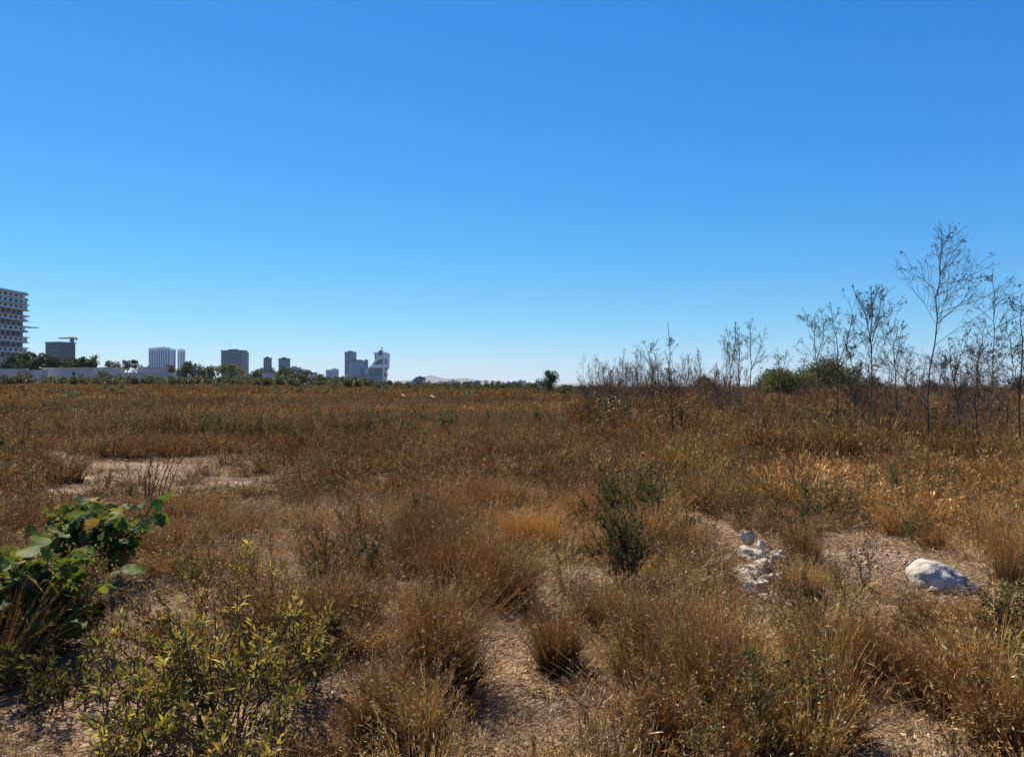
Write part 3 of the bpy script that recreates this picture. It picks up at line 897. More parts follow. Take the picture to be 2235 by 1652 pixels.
def big_leaf_plant(px, py, width, height, n, lab, seed, dead=.08):
    rng = np.random.default_rng(seed)
    b = ground(px, py)
    o = empty('broadleaf_plant', b)
    tag(o, lab, 'leafy plant', 'big leaved green plants at the left')
    st, lf = MB(), MB()
    nst = 16
    a = rng.uniform(0, 6.28, nst)
    stems = []
    for i in range(nst):
        q = rng.uniform(.2, 1) * width * .42
        t = np.linspace(0, 1, 6)[:, None]
        top = np.array([q * math.cos(a[i]), q * math.sin(a[i]) * .75, height * rng.uniform(.55, .95)])
        P = top * np.array([1, 1, 0]) * t ** 1.4 + UP * top[2] * t + rng.normal(0, .012, (6, 3)) * t
        stems.append(P)
    stems = np.array(stems)
    st.tubes(stems, np.tile(.009 * (1 - .5 * np.linspace(0, 1, 6)), (nst, 1)), 5, (.12, .12, .05))
    # leaf template: heart shaped, folded at the midrib, rim slightly wavy
    m = 11
    v = np.linspace(0, 1, m)
    hw = .50 * np.maximum(np.sin(np.clip(v * .97 + .03, 0, 1) ** .8 * math.pi), 0) ** .6 * (1 - .15 * v) + .01
    hw[-1] = .01
    for k in range(n):
        s = rng.integers(0, nst)
        t = rng.uniform(.08, 1.0) ** .6
        i = min(int(t * 5), 4); p = stems[s, i] + (stems[s, i + 1] - stems[s, i]) * (t * 5 - i)
        az = rng.uniform(0, 6.28)
        pet = rng.uniform(.06, .16)
        e = p + np.array([math.cos(az) * pet, math.sin(az) * pet, pet * rng.uniform(.3, 1.0)])
        tt = np.linspace(0, 1, 4)[:, None]
        st.tubes((p * (1 - tt) + e * tt)[None], np.full((1, 4), .003), 3, (.15, .17, .06))
        L = rng.uniform(.065, .13)
        pitch = rng.normal(-.25, .45)
        d = np.array([math.cos(az) * math.cos(pitch), math.sin(az) * math.cos(pitch), math.sin(pitch)])
        sd = np.cross(d, UP); sd /= np.linalg.norm(sd)
        nrm = np.cross(sd, d)
        roll = rng.normal(0, .5); sd, nrm = sd * math.cos(roll) + nrm * math.sin(roll), nrm * math.cos(roll) - sd * math.sin(roll)
        fold = rng.uniform(.05, .28); drp = rng.uniform(.03, .22)
        c = pick(rng, GREENL, 1, .2)[0]
        if rng.uniform() < dead: c = np.array([.22, .16, .07]) * rng.uniform(.8, 1.2)
        rows = []
        for w in (-1, -.55, 0, .55, 1):
            z = abs(w) * hw * L * fold +   .004 * np.sin(v * 14 + w * 3 + k) * abs(w)
            rows.append(e + d * (v * L)[:, None] + sd * (w * hw * L)[:, None] + nrm * (z - drp * L * v ** 2)[:, None])
        V = np.array(rows); idx = np.arange(5 * m).reshape(5, m)
        Q = np.stack([idx[:-1, :-1], idx[:-1, 1:], idx[1:, 1:], idx[1:, :-1]], -1)
        lf.add(V, Q, c)
    st.build('stems', M_BARK, o)
    fo = lf.build('foliage', M_LEAF, o); fo.data.polygons.foreach_set('use_smooth', np.ones(len(fo.data.polygons), bool))
    CLEAR.append((b[0], b[1], width * .38))
    return o


def leafy_shrub(px, py, width, height, stems, pal, leaf, lw, nleaf, lab, seed, name='leafy_shrub', group=None, col=(.13, .09, .06), nb=9):
    rng = np.random.default_rng(seed)
    b = ground(px, py)
    o = empty(name, b)
    tag(o, lab, 'shrub' if name.endswith('shrub') else 'weed', group)
    st, lf = MB(), MB()
    a = rng.uniform(0, 6.28, stems); q = width * .5 * np.sqrt(rng.uniform(.05, 1, stems))
    t = np.linspace(0, 1, 6)
    hh = height * rng.uniform(.55, 1.02, stems) * (1 - .35 * (q / (width * .5)) ** 2)
    P = np.stack([np.cos(a) * q, np.sin(a) * q * .8, 0 * a], -1)[:, None] * (.25 + .75 * t ** 1.2)[:, None] + UP * (hh[:, None] * t)[..., None]
    P[:, 0, 2] = -.02
    P[:, 1:] += rng.normal(0, .02, (stems, 5, 3))
    st.tubes(P, np.tile(.0055 * (1 - .6 * t), (stems, 1)), 4, pick(rng, np.array([col]), stems))
    B = grow(rng, P, nb, .15, .98, .65, height * .3, 4, .25)
    st.tubes(B, np.tile(.0028 * (1 - .6 * np.linspace(0, 1, 4)), (len(B), 1)), 3, pick(rng, np.array([col]), len(B)))
    R = grow(rng, np.concatenate([B]), nleaf, .1, 1, .75, leaf, 2, 0, 0, False)
    n = len(R)
    cc = np.repeat(pick(rng, pal, len(B), .15), nleaf, 0) * rng.uniform(.8, 1.2, (n, 1))
    lf.leaves(R[:, 0], R[:, 1] - R[:, 0] + rng.normal(0, leaf * .15, (n, 3)), leaf * rng.uniform(.6, 1.35, n), leaf * lw * rng.uniform(.75, 1.25, n), rng, cc, .3, 4)
    st.build('stems', M_BARK, o); lf.build('foliage', M_LEAF, o)
    CLEAR.append((b[0], b[1], width * .3))
    return o


big_leaf_plant(212, 1275, 1.35, .66, 340, 'big round leaved green plant, the farther one, lit from behind', 1)
big_leaf_plant(70, 1440, 1.0, .62, 250, 'big leaved green plant at the left edge with silvery leaves hanging over dark shade', 2, .15)
GS = 'leafy shrubs in the foreground'
leafy_shrub(500, 1605, .9, .70, 24, YELG, .042, .26, 7, 'yellow green small leaved shrub with the densest foliage at the bottom left', 11, group=GS)
leafy_shrub(330, 1600, .7, .56, 17, YELG, .042, .26, 6, 'browner small leaved shrub left of the dense yellow green one', 12, group=GS)
leafy_shrub(630, 1520, .65, .56, 15, YELG, .04, .26, 7, 'yellow green small leaved shrub reaching right over the bare sand', 13, group=GS)
leafy_shrub(400, 1450, .8, .42, 14, np.concatenate([YELG, BROWN]), .036, .26, 8, 'sparse browning shrub behind the dense yellow green one', 14, group=GS)
leafy_shrub(250, 1690, .7, .42, 15, YELG, .042, .26, 6, 'yellow green small leaved shrub cut by the bottom edge, left one', 25, group=GS)
leafy_shrub(560, 1690, .6, .36, 13, YELG, .042, .26, 6, 'yellow green small leaved shrub cut by the bottom edge, right one', 26, group=GS)
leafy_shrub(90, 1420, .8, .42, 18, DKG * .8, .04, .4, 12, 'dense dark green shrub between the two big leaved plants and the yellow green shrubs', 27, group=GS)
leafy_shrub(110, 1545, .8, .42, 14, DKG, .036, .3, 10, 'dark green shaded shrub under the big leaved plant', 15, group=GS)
leafy_shrub(555, 1300, .3, .36, 4, YELG * 1.25, .06, .2, 6, 'small yellow tipped sprig standing in brown grass', 16, 'leafy_weed')
leafy_shrub(1365, 1290, .5, .78, 12, DKG, .028, .42, 15, 'dark green upright weed right of the golden clump', 17, 'leafy_weed', nb=12)
leafy_shrub(1350, 1160, 1.0, .85, 15, DKG, .034, .4, 12, 'taller sparse dark green weed behind the upright one', 18, 'leafy_weed', nb=11)
leafy_shrub(1455, 1190, .8, .5, 13, DKG, .028, .4, 12, 'low dark green weed right of the upright weeds', 19, 'leafy_weed', nb=10)
leafy_shrub(745, 1300, .42, .62, 7, np.array([(.06, .045, .035), (.09, .06, .04), (.05, .05, .03)]), .022, .5, 8, 'dark withered weed standing left of the brown clump', 20, 'withered_weed', nb=8)
leafy_shrub(1975, 1392, .5, .17, 15, DKG, .022, .4, 11, 'low dark green shrub in front of the white boulder', 21, group=GS)
leafy_shrub(2232, 1480, .35, .34, 12, DKG, .024, .4, 11, 'dark green shrub cut off by the right edge of the view', 22, group=GS)
leafy_shrub(1760, 1170, .8, .38, 12, DKG, .026, .4, 10, 'low dark green shrub behind the white rubble heap', 23, group=GS)
leafy_shrub(10, 1010, 1.4, .7, 16, DKG, .05, .4, 10, 'dark green shrub at the left edge beyond the big leaved plants', 24, group=GS)
fore_tufts()
build_grass()


# ------------------------------------------------------------------ leafless saplings at the right
TWIG = np.array([(.085, .068, .056), (.105, .082, .066), (.07, .058, .050)])
DEADL = np.array([(.05, .042, .028), (.08, .06, .032), (.045, .055, .022), (.07, .08, .03)])


def trunk_path(rng, pts, S=12):
    pts = np.array(pts, float)
    t = np.linspace(0, 1, len(pts)); s = np.linspace(0, 1, S)
    P = np.stack([np.interp(s, t, pts[:, k]) for k in range(3)], -1)
    h = np.linalg.norm(pts[-1] - pts[0])
    P[1:-1] += rng.normal(0, .006 * h, (S - 2, 3))
    return P


def sapling(px_pts, Y, lab, seed, nb=16, r0=.026, leafy=1.0, b0=.22, blen=.3, name='bare_sapling', group='leafless saplings at the right', ang=.72, extra=()):
    rng = np.random.default_rng(seed)
    base = world(px_pts[0][0], px_pts[0][1], Y); base[2] = float(H(base[0], base[1]))
    o = empty(name, base)
    tag(o, lab, 'sapling', group)
    stems = [px_pts] + list(extra)
    ch = None
    cr, lf = MB(), MB()
    for q, st in enumerate(stems):
        dy = rng.normal(0, .25, len(st)); dy[0] = 0
        pts = [world(a, b, Y + (dy[i] if q or i else 0)) - base for i, (a, b) in enumerate(st)]
        if q == 0: pts[0] = np.array([0, 0, -.05])
        P = trunk_path(rng, pts)
        s = np.linspace(0, 1, 12)
        rr = r0 * .62 * (.75 if q else 1) * (1 - .85 * s) + .004
        tb = MB(); tb.tubes(P[None], rr[None], 7, TWIG[0])
        tb.build('trunk', M_BARK, o)
        h = np.linalg.norm(P[-1] - P[0])
        n = int(nb * 1.25) if q == 0 else int(nb * .75)
        B = grow(rng, P[None], n, b0 * .75 if q == 0 else .2, .95, ang * rng.uniform(.85, 1.2), h * blen * rng.uniform(.85, 1.2), 6, rng.uniform(-.04, .16), .035, tk=.98)
        cr.tubes(B, np.tile(.0062 * (1 - .5 * np.linspace(0, 1, 6)), (len(B), 1)), 4, pick(rng, TWIG, len(B)))
        Lb = np.linalg.norm(B[:, -1] - B[:, 0], axis=1)[:, None]
        C = grow(rng, B, 7, .15, .98, .6, Lb * .36, 4, .05, .05)
        cr.tubes(C, np.tile(.0036 * (1 - .4 * np.linspace(0, 1, 4)), (len(C), 1)), 3, pick(rng, TWIG, len(C)))
        Lc = np.linalg.norm(C[:, -1] - C[:, 0], axis=1)[:, None]
        D = grow(rng, C, 2, .3, .95, .6, Lc * .45, 3, .1, .06)
        cr.tubes(D, np.full((len(D), 3), .0028), 3, pick(rng, TWIG, len(D)))
        A = np.concatenate([B[:, -1], C[Lc[:, 0] > .1][:, -1], C[Lc[:, 0] > .1][:, 2]])
        A = A[rng.uniform(0, 1, len(A)) < .2 * leafy]
        A = np.repeat(A, 4, 0) + rng.normal(0, .025, (len(A) * 4, 3))
        n = len(A)
        lf.leaves(A, rng.normal(size=(n, 3)), rng.uniform(.025, .06, n), rng.uniform(.018, .035, n), rng, pick(rng, DEADL, n, .3), .4, 3)
    cr.build('crown', M_BARK, o)
    if lf.n: lf.build('foliage', M_LEAF, o)
    return o


sapling([(2016, 1000), (2024, 924), (2037, 783), (2046, 663), (2053, 590), (2055, 498)], 17.5, 'tallest bare sapling, a straight thin trunk with wide even side branches', 101, 40, .028, .7, .22, .40, ang=1.08)
sapling([(1914, 965), (1906, 840), (1902, 720), (1904, 680), (1912, 625)], 21, 'second tallest bare sapling left of the tallest, with steep forking branches', 102, 22, .027, 1, .3, .3, ang=.6,
        extra=[[(1903, 770), (1890, 690), (1858, 622)], [(1904, 745), (1918, 690), (1926, 622)]])
sapling([(1958, 935), (1954, 820), (1950, 760), (1938, 700)], 25, 'slim dark sapling between the two tallest saplings', 103, 16, .026, 1, .3, .3, extra=[[(1953, 800), (1965, 740), (1972, 700)]])
sapling([(1828, 960), (1826, 850), (1830, 760), (1812, 660)], 22, 'twiggy sapling with a few green leaves in front of the round bush', 104, 18, .024, 1.6, .28, .3, extra=[[(1828, 800), (1850, 740), (1862, 690)]])
sapling([(1786, 915), (1783, 800), (1776, 720), (1750, 672)], 28, 'sapling leaning left in front of the round bush', 105, 16, .024, 1.3, .3, .3, extra=[[(1782, 790), (1800, 720), (1790, 668)]])
sapling([(2098, 992), (2092, 900), (2082, 840), (2098, 770), (2112, 722)], 18.5, 'sapling with a kinked trunk right of the tallest sapling', 106, 16, .024, 1.2, .3, .28, extra=[[(2086, 860), (2075, 790), (2070, 742)]])
sapling([(2132, 1008), (2128, 880), (2134, 790), (2152, 705)], 17.5, 'upright sapling with curled leaves, third from the right edge', 107, 17, .022, 1.5, .26, .28)
sapling([(2160, 980), (2168, 820), (2172, 690), (2168, 585)], 20, 'tall thin sapling with a bare tip, second from the right edge', 108, 18, .020, .7, .35, .24)
sapling([(2224, 1020), (2226, 880), (2230, 800), (2226, 690), (2230, 640)], 16.5, 'sapling at the right edge with long branches sweeping left', 109, 18, .026, 1, .25, .33)
sapling([(2195, 985), (2200, 880), (2212, 790), (2196, 690)], 19, 'thin twisted sapling just left of the one at the right edge', 110, 14, .02, 1.2, .3, .3)
sapling([(1468, 978), (1464, 880), (1462, 800), (1457, 703)], 20, 'lone straight bare sapling standing out from the grey thicket', 111, 20, .024, .6, .42, .22)
sapling([(1614, 938), (1616, 850), (1612, 760), (1610, 712)], 27, 'straight sapling in the middle of the forked trio', 112, 18, .026, .9, .38, .25)
sapling([(1597, 928), (1594, 830), (1598, 780), (1584, 712)], 29, 'forked sapling, left one of the trio', 113, 15, .024, .8, .4, .25, extra=[[(1597, 800), (1606, 740), (1604, 700)]])
sapling([(1634, 880), (1640, 800), (1637, 740), (1644, 694)], 33, 'sapling with two long wands, right one of the trio', 114, 15, .026, .8, .4, .25, extra=[[(1638, 812), (1655, 770), (1672, 712)]])
sapling([(1700, 895), (1701, 820), (1697, 758)], 33, 'short sapling at the left end of the round bush', 115, 15, .022, 1.2, .3, .35, extra=[[(1701, 830), (1712, 795), (1718, 764)]])
sapling([(1527, 880), (1528, 815), (1520, 757)], 38, 'thin leaning sapling beside the small dark tree', 116, 12, .02, .5, .3, .3)
sapling([(1388, 905), (1391, 820), (1390, 762)], 30, 'thin dark sapling at the left of the lone straight one', 117, 13, .02, .5, .35, .25)
sapling([(1426, 905), (1425, 820), (1414, 770), (1426, 750)], 29, 'crooked sapling touching the lone straight one', 118, 13, .022, .6, .35, .27)
sapling([(2052, 930), (2046, 860), (2060, 800), (2066, 768)], 27, 'small sapling behind the trunk of the tallest one', 119, 12, .02, 1, .3, .3)
sapling([(1990, 950), (1984, 880), (1976, 820), (1990, 770)], 24, 'short crooked sapling just left of the tallest trunk', 120, 13, .02, 1, .3, .3)
sapling([(1862, 925), (1868, 850), (1880, 790)], 27, 'short sapling left of the second tallest one', 121, 13, .02, 1.1, .3, .32)
sapling([(1745, 905), (1748, 830), (1762, 770)], 31, 'short spreading sapling before the middle of the round bush', 122, 13, .02, 1.2, .3, .35)


def thicket_shrub(px, py, ptop, Y, lab, seed, stems=8, group='bare shrubs of the grey thicket', name='bare_shrub'):
    rng = np.random.default_rng(seed)
    b = world(px, py, Y); b[2] = float(H(b[0], b[1]))
    h = world(px, ptop, Y)[2] - b[2]
    mb = MB()
    a = rng.uniform(0, 6.28, stems); q = h * .33 * np.sqrt(rng.uniform(0, 1, stems))
    t = np.linspace(0, 1, 6)
    hh = h * rng.uniform(.6, 1.02, stems)
    P = np.stack([np.cos(a) * q, np.sin(a) * q, 0 * a], -1)[:, None] * (.15 + .85 * t)[:, None] + UP * (hh[:, None] * t)[..., None]
    P[:, 1:] += rng.normal(0, .012 * h, (stems, 5, 3))
    T2 = TWIG * np.array([2.7, 2.2, 1.75])
    mb.tubes(P, np.tile(.008 * (1 - .6 * t), (stems, 1)), 4, pick(rng, T2, stems))
    B = grow(rng, P, 7, .2, .98, .5, h * .22, 4, .2)
    mb.tubes(B, np.tile(.005 * (1 - .4 * np.linspace(0, 1, 4)), (len(B), 1)), 3, pick(rng, T2, len(B)))
    C = grow(rng, B, 4, .2, .98, .55, h * .08, 3, .15)
    mb.tubes(C, np.full((len(C), 3), .0038), 3, pick(rng, T2, len(C)))
    n = int(len(C) * .5); A = C[rng.integers(0, len(C), n), -1]
    mb.leaves(A, rng.normal(size=(n, 3)), rng.uniform(.02, .06, n), rng.uniform(.015, .035, n), rng, pick(rng, np.concatenate([BROWN * .7, OLIVE]), n, .3), .4, 3)
    o = mb.build(name, M_BARK); o.location = b
    tag(o, lab, 'shrub', group)
    return o


TL = 'leafless grey shrub in the thicket left of the lone straight sapling'
TR = 'leafless grey brown shrub in the undergrowth below the right hand saplings'
_r = np.random.default_rng(4)
for i, (px, top) in enumerate([(1295, 775), (1312, 800), (1328, 785), (1345, 765), (1352, 790), (1368, 772), (1378, 798), (1402, 780), (1418, 790), (1440, 770), (1455, 800), (1478, 772), (1492, 795), (1508, 780), (1330, 830), (1390, 820), (1470, 830), (1282, 815), (1302, 790), (1320, 770), (1338, 800), (1360, 785), (1385, 790), (1410, 768), (1432, 795), (1448, 785), (1486, 790), (1520, 800), (1545, 810), (1560, 790)]):
    Y = _r.uniform(27, 38)
    thicket_shrub(px, 900, top, Y, TL, 300 + i, 8)
for i in range(64):
    px = _r.uniform(1500, 2235); Y = _r.uniform(19, 36)
    g = float(H((px - CX) / F * Y, Y))
    pyb = 842 + (EYE - g) / Y * F
    thicket_shrub(px, pyb, pyb - _r.uniform(.9, 1.3 if 1630 < px < 1900 else 2.3) / Y * F, Y, TR, 340 + i, 7, 'bare shrubs under the saplings')


# ------------------------------------------------------------------ leafy trees and bushes behind the field
def crown_mesh(rng, w, h, z0, lobes, n, leaf, pal, shape='round', gap=.25):
    """leaf clumps spread through several lobes, with gaps"""
    mb = MB()
    ctr = []
    for i in range(lobes):
        a = rng.uniform(0, 6.28); q = math.sqrt(rng.uniform(0, 1)) * .34 * w
        z = z0 + h * rng.uniform(.22, .86)
        if shape == 'cone': q *= 1.25 * (1.05 - (z - z0) / h)
        elif shape == 'mound': z = z0 + h * rng.uniform(.1, .8) * (1 - (q / (.5 * w)) ** 2)
        else: q *= .55 + .9 * math.sin(min((z - z0) / h, 1) * math.pi)
        r = (.25 + .12 * rng.uniform()) * min(w, h * 1.3) * (1.15 - .5 * (z - z0) / h)
        ctr.append((q * math.cos(a), q * math.sin(a), z, r))
    ctr = np.array(ctr)
    k = rng.integers(0, lobes, n)
    d = rng.normal(size=(n, 3)); d /= np.linalg.norm(d, axis=1, keepdims=True)
    rad = rng.uniform(0, 1, n) ** .4
    p = ctr[k, :3] + d * (ctr[k, 3] * rad)[:, None] * np.array([1, 1, .85])
    f = 3.2 / max(w, h)
    keep = (fbm(p[:, 0] + p[:, 2] * .7, p[:, 1] - p[:, 2] * .6, f * 2.2, 3) > gap + .1) & (p[:, 2] > .02)
    p, d, k = p[keep], d[keep], k[keep]
    m = len(p)
    dr = d + rng.normal(0, .8, (m, 3)) + np.array([0, 0, .2])
    lobe_c = rng.uniform(.75, 1.3, lobes)
    mb.leaves(p, dr, leaf * rng.uniform(.6, 1.4, m), leaf * .7 * rng.uniform(.6, 1.3, m), rng, pick(rng, pal, m, .3) * lobe_c[k][:, None], .3, 3)
    return mb


TREEP = np.array([(.050, .075, .026), (.065, .092, .032), (.04, .06, .022), (.085, .105, .04)])
BUSHP = np.array([(.12, .125, .04), (.14, .14, .05), (.085, .095, .03), (.17, .155, .06)])
OLIVP = np.array([(.15, .145, .065), (.18, .165, .075), (.12, .115, .05)])


def tree(px0, px1, ptop, Y, lab, seed, pal=TREEP, shape='round', group=None, n=1500, name='leafy_tree', cat='tree', lobes=9, trunk=True, gap=.25, zf=.12, leafk=1.0):
    rng = np.random.default_rng(seed)
    pc = (px0 + px1) / 2
    b = world(pc, 842, Y); b[2] = float(H(b[0], b[1]))
    w = (px1 - px0) / F * Y
    h = world(pc, ptop, Y)[2] - b[2]
    o = empty(name, b); tag(o, lab, cat, group)
    zb = h * (zf if trunk else 0)
    leaf = max(.085 * min(w, h), Y * 2.0 / F) * leafk
    n = int(n * 1.6)
    crown_mesh(rng, w, h - zb, zb, lobes, n, leaf, pal, shape, gap).build('crown', M_TREE, o)
    tb = MB()
    t = np.linspace(0, 1, 6)
    top = np.array([rng.normal(0, .03) * w, rng.normal(0, .03) * w, h * .75])
    P = t[:, None] * top; P[0, 2] = -.1
    r = max(.018 * h, .03)
    tb.tubes(P[None], (r * (1 - .75 * t))[None], 7, TWIG[1])
    L = grow(rng, P[None], 9, .2, .95, .75, min(w, h) * .38, 4, .25)
    tb.tubes(L, np.tile(r * .4 * (1 - .6 * np.linspace(0, 1, 4)), (len(L), 1)), 4, TWIG[1])
    tb.build('trunk', M_BARK, o)
    return o


G1 = 'trees behind the sheds at the left'
tree(2, 52, 774, 320, 'dark tree at the foot of the unfinished tower', 201, group=G1, lobes=18, n=3000, zf=.02)
tree(34, 80, 767, 330, 'broad dark tree right of the unfinished tower', 202, group=G1, lobes=18, n=3000, zf=.02)
tree(66, 112, 769, 325, 'dark tree between the unfinished tower and the crane', 203, group=G1, lobes=18, n=3000, zf=.02)
tree(100, 146, 779, 318, 'dark tree in front of the glass block with the crane', 204, group=G1, lobes=18, n=3000, zf=.02)
tree(138, 180, 780, 322, 'dark tree just right of the crane block', 205, group=G1, lobes=18, n=3000, zf=.02)
tree(160, 200, 778, 316, 'round dark tree above the long white shed', 206, group=G1, lobes=18, n=3000, zf=.02)
tree(186, 222, 782, 310, 'last dark tree of the row under the spiky palm tops', 207, group=G1, lobes=18, n=3000, zf=.02)
tree(267, 287, 781, 520, 'boxy dark tree, left of a dark pair left of the white towers', 208, shape='round', lobes=16, n=1500, zf=.02)
tree(284, 303, 780, 520, 'boxy dark tree, right of a dark pair left of the white towers', 209, shape='round', lobes=16, n=1500, zf=.02)
tree(222, 262, 788, 480, 'low tree left of the boxy dark pair', 210, pal=BUSHP)
tree(392, 443, 794, 420, 'round dark tree right of the twin white towers', 211, lobes=12)
tree(345, 385, 798, 450, 'olive tree at the foot of the white towers', 212, pal=OLIVP)
tree(440, 484, 802, 430, 'olive tree left of the wide city block', 213, pal=OLIVP)
tree(478, 536, 796, 520, 'grey olive tree before the wide city block', 214, pal=OLIVP)
tree(540, 580, 811, 450, 'low dark tree left of the first single tower', 215)
tree(556, 604, 806, 500, 'dark tree at the foot of the first single tower', 216)
tree(598, 640, 803, 420, 'green tree at the foot of the second single tower', 217, pal=BUSHP)
tree(632, 660, 808, 600, 'dark tree by the low grey building', 218)
tree(652, 681, 805, 430, 'round dark tree right of the low grey building', 219, lobes=11)
tree(683, 709, 818, 420, 'small round tree left of the far white tower', 220)
tree(700, 735, 824, 430, 'low dark tree under the far white tower', 221)
tree(728, 764, 823, 450, 'low dark tree left of the tall grey twin block', 222)
tree(1178, 1216, 807, 105, 'lone bushy dark evergreen standing on the horizon', 223, shape='round', lobes=26, n=2600, gap=.33, zf=.1, leafk=.8)
tree(1213, 1256, 838, 110, 'low dark bush right of the lone evergreen', 224, shape='mound', trunk=False, name='round_bush', cat='bush')
tree(1245, 1292, 836, 104, 'second low dark bush reaching to the grey thicket', 225, shape='mound', trunk=False, name='round_bush', cat='bush')
tree(1513, 1562, 824, 72, 'small dark pointed tree right of the lone straight sapling', 226, shape='cone', n=2000, lobes=18)
tree(1645, 1785, 788, 46, 'left half of the big dense green bush behind the saplings', 227, BUSHP * np.array([1.0, 1.06, .85]), 'mound', n=16000, name='round_bush', cat='bush', lobes=34, trunk=False, gap=.16, leafk=.42)
tree(1735, 1890, 778, 47, 'right and higher half of the big green bush behind the saplings', 228, BUSHP * np.array([1.0, 1.06, .85]), 'mound', n=17000, name='round_bush', cat='bush', lobes=38, trunk=False, gap=.16, leafk=.42)
tree(1878, 1942, 822, 70, 'dark bush seen between the two tallest saplings', 229, BUSHP, 'mound', n=2500, name='round_bush', cat='bush', lobes=16, trunk=False)
tree(1990, 2064, 830, 66, 'reddish dark bush behind the trunk of the tallest sapling', 230, np.concatenate([BUSHP, BROWN * .4]), 'mound', n=2500, name='round_bush', cat='bush', lobes=16, trunk=False)
tree(2206, 2262, 800, 52, 'olive bush cut by the right edge behind the saplings', 231, OLIVP, 'mound', n=4000, name='round_bush', cat='bush', lobes=18, trunk=False, leafk=.6)
tree(1556, 1600, 842, 75, 'low bush right of the small pointed tree', 232, BUSHP, 'mound', n=1500, name='round_bush', cat='bush', trunk=False)
tree(1285, 1350, 830, 48, 'brownish bush at the foot of the grey thicket', 233, np.concatenate([OLIVP, BROWN * .5]), 'mound', n=2500, name='round_bush', cat='bush', lobes=14, trunk=False)
# hedge of scrub along the far edge of the field
HL = 'low green scrub bush along the far edge of the field'
_r = np.random.default_rng(9)
for row in range(2):
    hx = -20
    i = 0
    while hx < 1290:
        w = _r.uniform(22, 52)
        top = np.interp(hx, [0, 250, 390, 420, 600, 740, 800, 900, 1180, 1290], [820, 821, 824, 822, 821, 824, 834, 839, 843, 846]) + _r.normal(0, 2) + row * 5 - 5
        tree(hx, hx + w, top, _r.uniform(172, 195) - 24 * row, HL, 600 + i + 60 * row, [BUSHP, BUSHP, OLIVP][_r.integers(0, 3)], 'mound', 'scrub bushes along the far field edge', 600, 'scrub_bush', 'bush', 7, False, .08, leafk=1.5)
        hx += w * _r.uniform(.55, .95); i += 1
for j, (x0, x1, tp, lab) in enumerate(((193, 256, 806, 'large green bush in front of the gap between the two white sheds'), (348, 402, 817, 'dark bush in front of the right end of the long white wall'),
                                       (5, 60, 826, 'olive bush before the left shed'), (520, 575, 818, 'green bush below the first single tower'))):
    tree(x0, x1, tp, 205, lab, 690 + j, TREEP if j < 2 else BUSHP, 'mound', None, 700, 'round_bush', 'bush', 9, False, .2)
GX = 'low green bush beyond the dry grass under the saplings'
for j in range(12):
    x0 = _r.uniform(1480, 2230); w = _r.uniform(30, 60)
    tree(x0, x0 + w, _r.uniform(843, 853), _r.uniform(80, 110), GX, 720 + j, BUSHP, 'mound', 'low bushes on the right horizon', 500, 'scrub_bush', 'bush', 8, False, .2)


SB = 'brown scrubby bush low in the dry grass below the bare saplings'
for j in range(64):
    Y = _r.uniform(21, 37); x0 = _r.uniform(1280, 1640) if j < 26 else _r.uniform(1600, 2240)
    hh = _r.uniform(1.0, 1.7) if j < 26 else _r.uniform(.8, 1.35); w = _r.uniform(1.1, 2.2) * F / Y
    g = float(H((x0 - CX) / F * Y, Y))
    tree(x0 - w / 2, x0 + w / 2, 842 + (EYE - g - hh) / Y * F, Y, SB, 1100 + j, np.concatenate([BROWN * .8, BROWN * .6, OLIVP * .6]), 'mound', 'brown scrub bushes below the saplings', 2600, 'scrub_bush', 'bush', 14, False, .3, leafk=.45)


SD = 'small olive brown scrub hump in the middle distance of the dry field'
for j in range(60):
    Y = _r.uniform(45, 165); x0 = _r.uniform(-20, 1330)
    hh = _r.uniform(.45, .95) * (1 + Y / 300); w = _r.uniform(1.2, 3.4) * F / Y
    g = float(H((x0 - CX) / F * Y, Y))
    tree(x0 - w / 2, x0 + w / 2, 842 + (EYE - g - hh) / Y * F, Y, SD, 1200 + j, [np.concatenate([BROWN * .9, OLIVP]), OLIVP, STRAW * .38, BUSHP][j % 4], 'mound', 'scrub humps in the middle distance', 700, 'scrub_bush', 'bush', 9, False, .15, leafk=.8)
ST = 'small twiggy sapling in the tangle between the tall bare ones'
for j in range(10):
    x0 = _r.uniform(1760, 2228); Y = _r.uniform(20, 30); t0 = _r.uniform(745, 830)
    sapling([(x0, 930), (x0 + _r.normal(0, 10), 880), (x0 + _r.normal(0, 16), t0 + 30), (x0 + _r.normal(0, 18), t0)], Y, ST, 1300 + j, 12, .018, 1.6, .25, .34, group='small saplings in the tangle')


# spiky palm like tops and two thin bare trees far off
def spiky(px, py, ptop, Y, lab, seed):
    rng = np.random.default_rng(seed)
    b = world(px, py, Y); g = float(H(b[0], b[1])); h = world(px, ptop, Y)[2] - g
    b[2] = g
    o = empty('palm_tree', b); tag(o, lab, 'palm')
    mb = MB(); P = np.linspace(0, 1, 5)[:, None] * np.array([0, 0, h * .72]); mb.tubes(P[None], np.full((1, 5), .25), 6, TWIG[1]); mb.build('trunk', M_BARK, o)
    lf = MB(); n = 26
    a = rng.uniform(0, 6.28, n); e = rng.uniform(.25, 1.3, n)
    d = np.stack([np.cos(a) * np.cos(e), np.sin(a) * np.cos(e), np.sin(e)], -1)
    lf.leaves(np.tile([0, 0, h * .7], (n, 1)), d, np.full(n, h * .22), np.full(n, .5), rng, pick(rng, OLIVP, n), .15, 4)
    lf.build('fronds', M_TREE, o)


spiky(205, 842, 766, 300, 'spiky palm top rising over the last dark tree of the row', 1)


# ------------------------------------------------------------------ buildings
def bld(name, px, Y, rz, lab, cat='building', group=None):
    p = world(px, 842, Y); p[2] = float(H(p[0], p[1])) - .2
    o = empty(name, p, rz); tag(o, lab, cat, group)
    return o, p


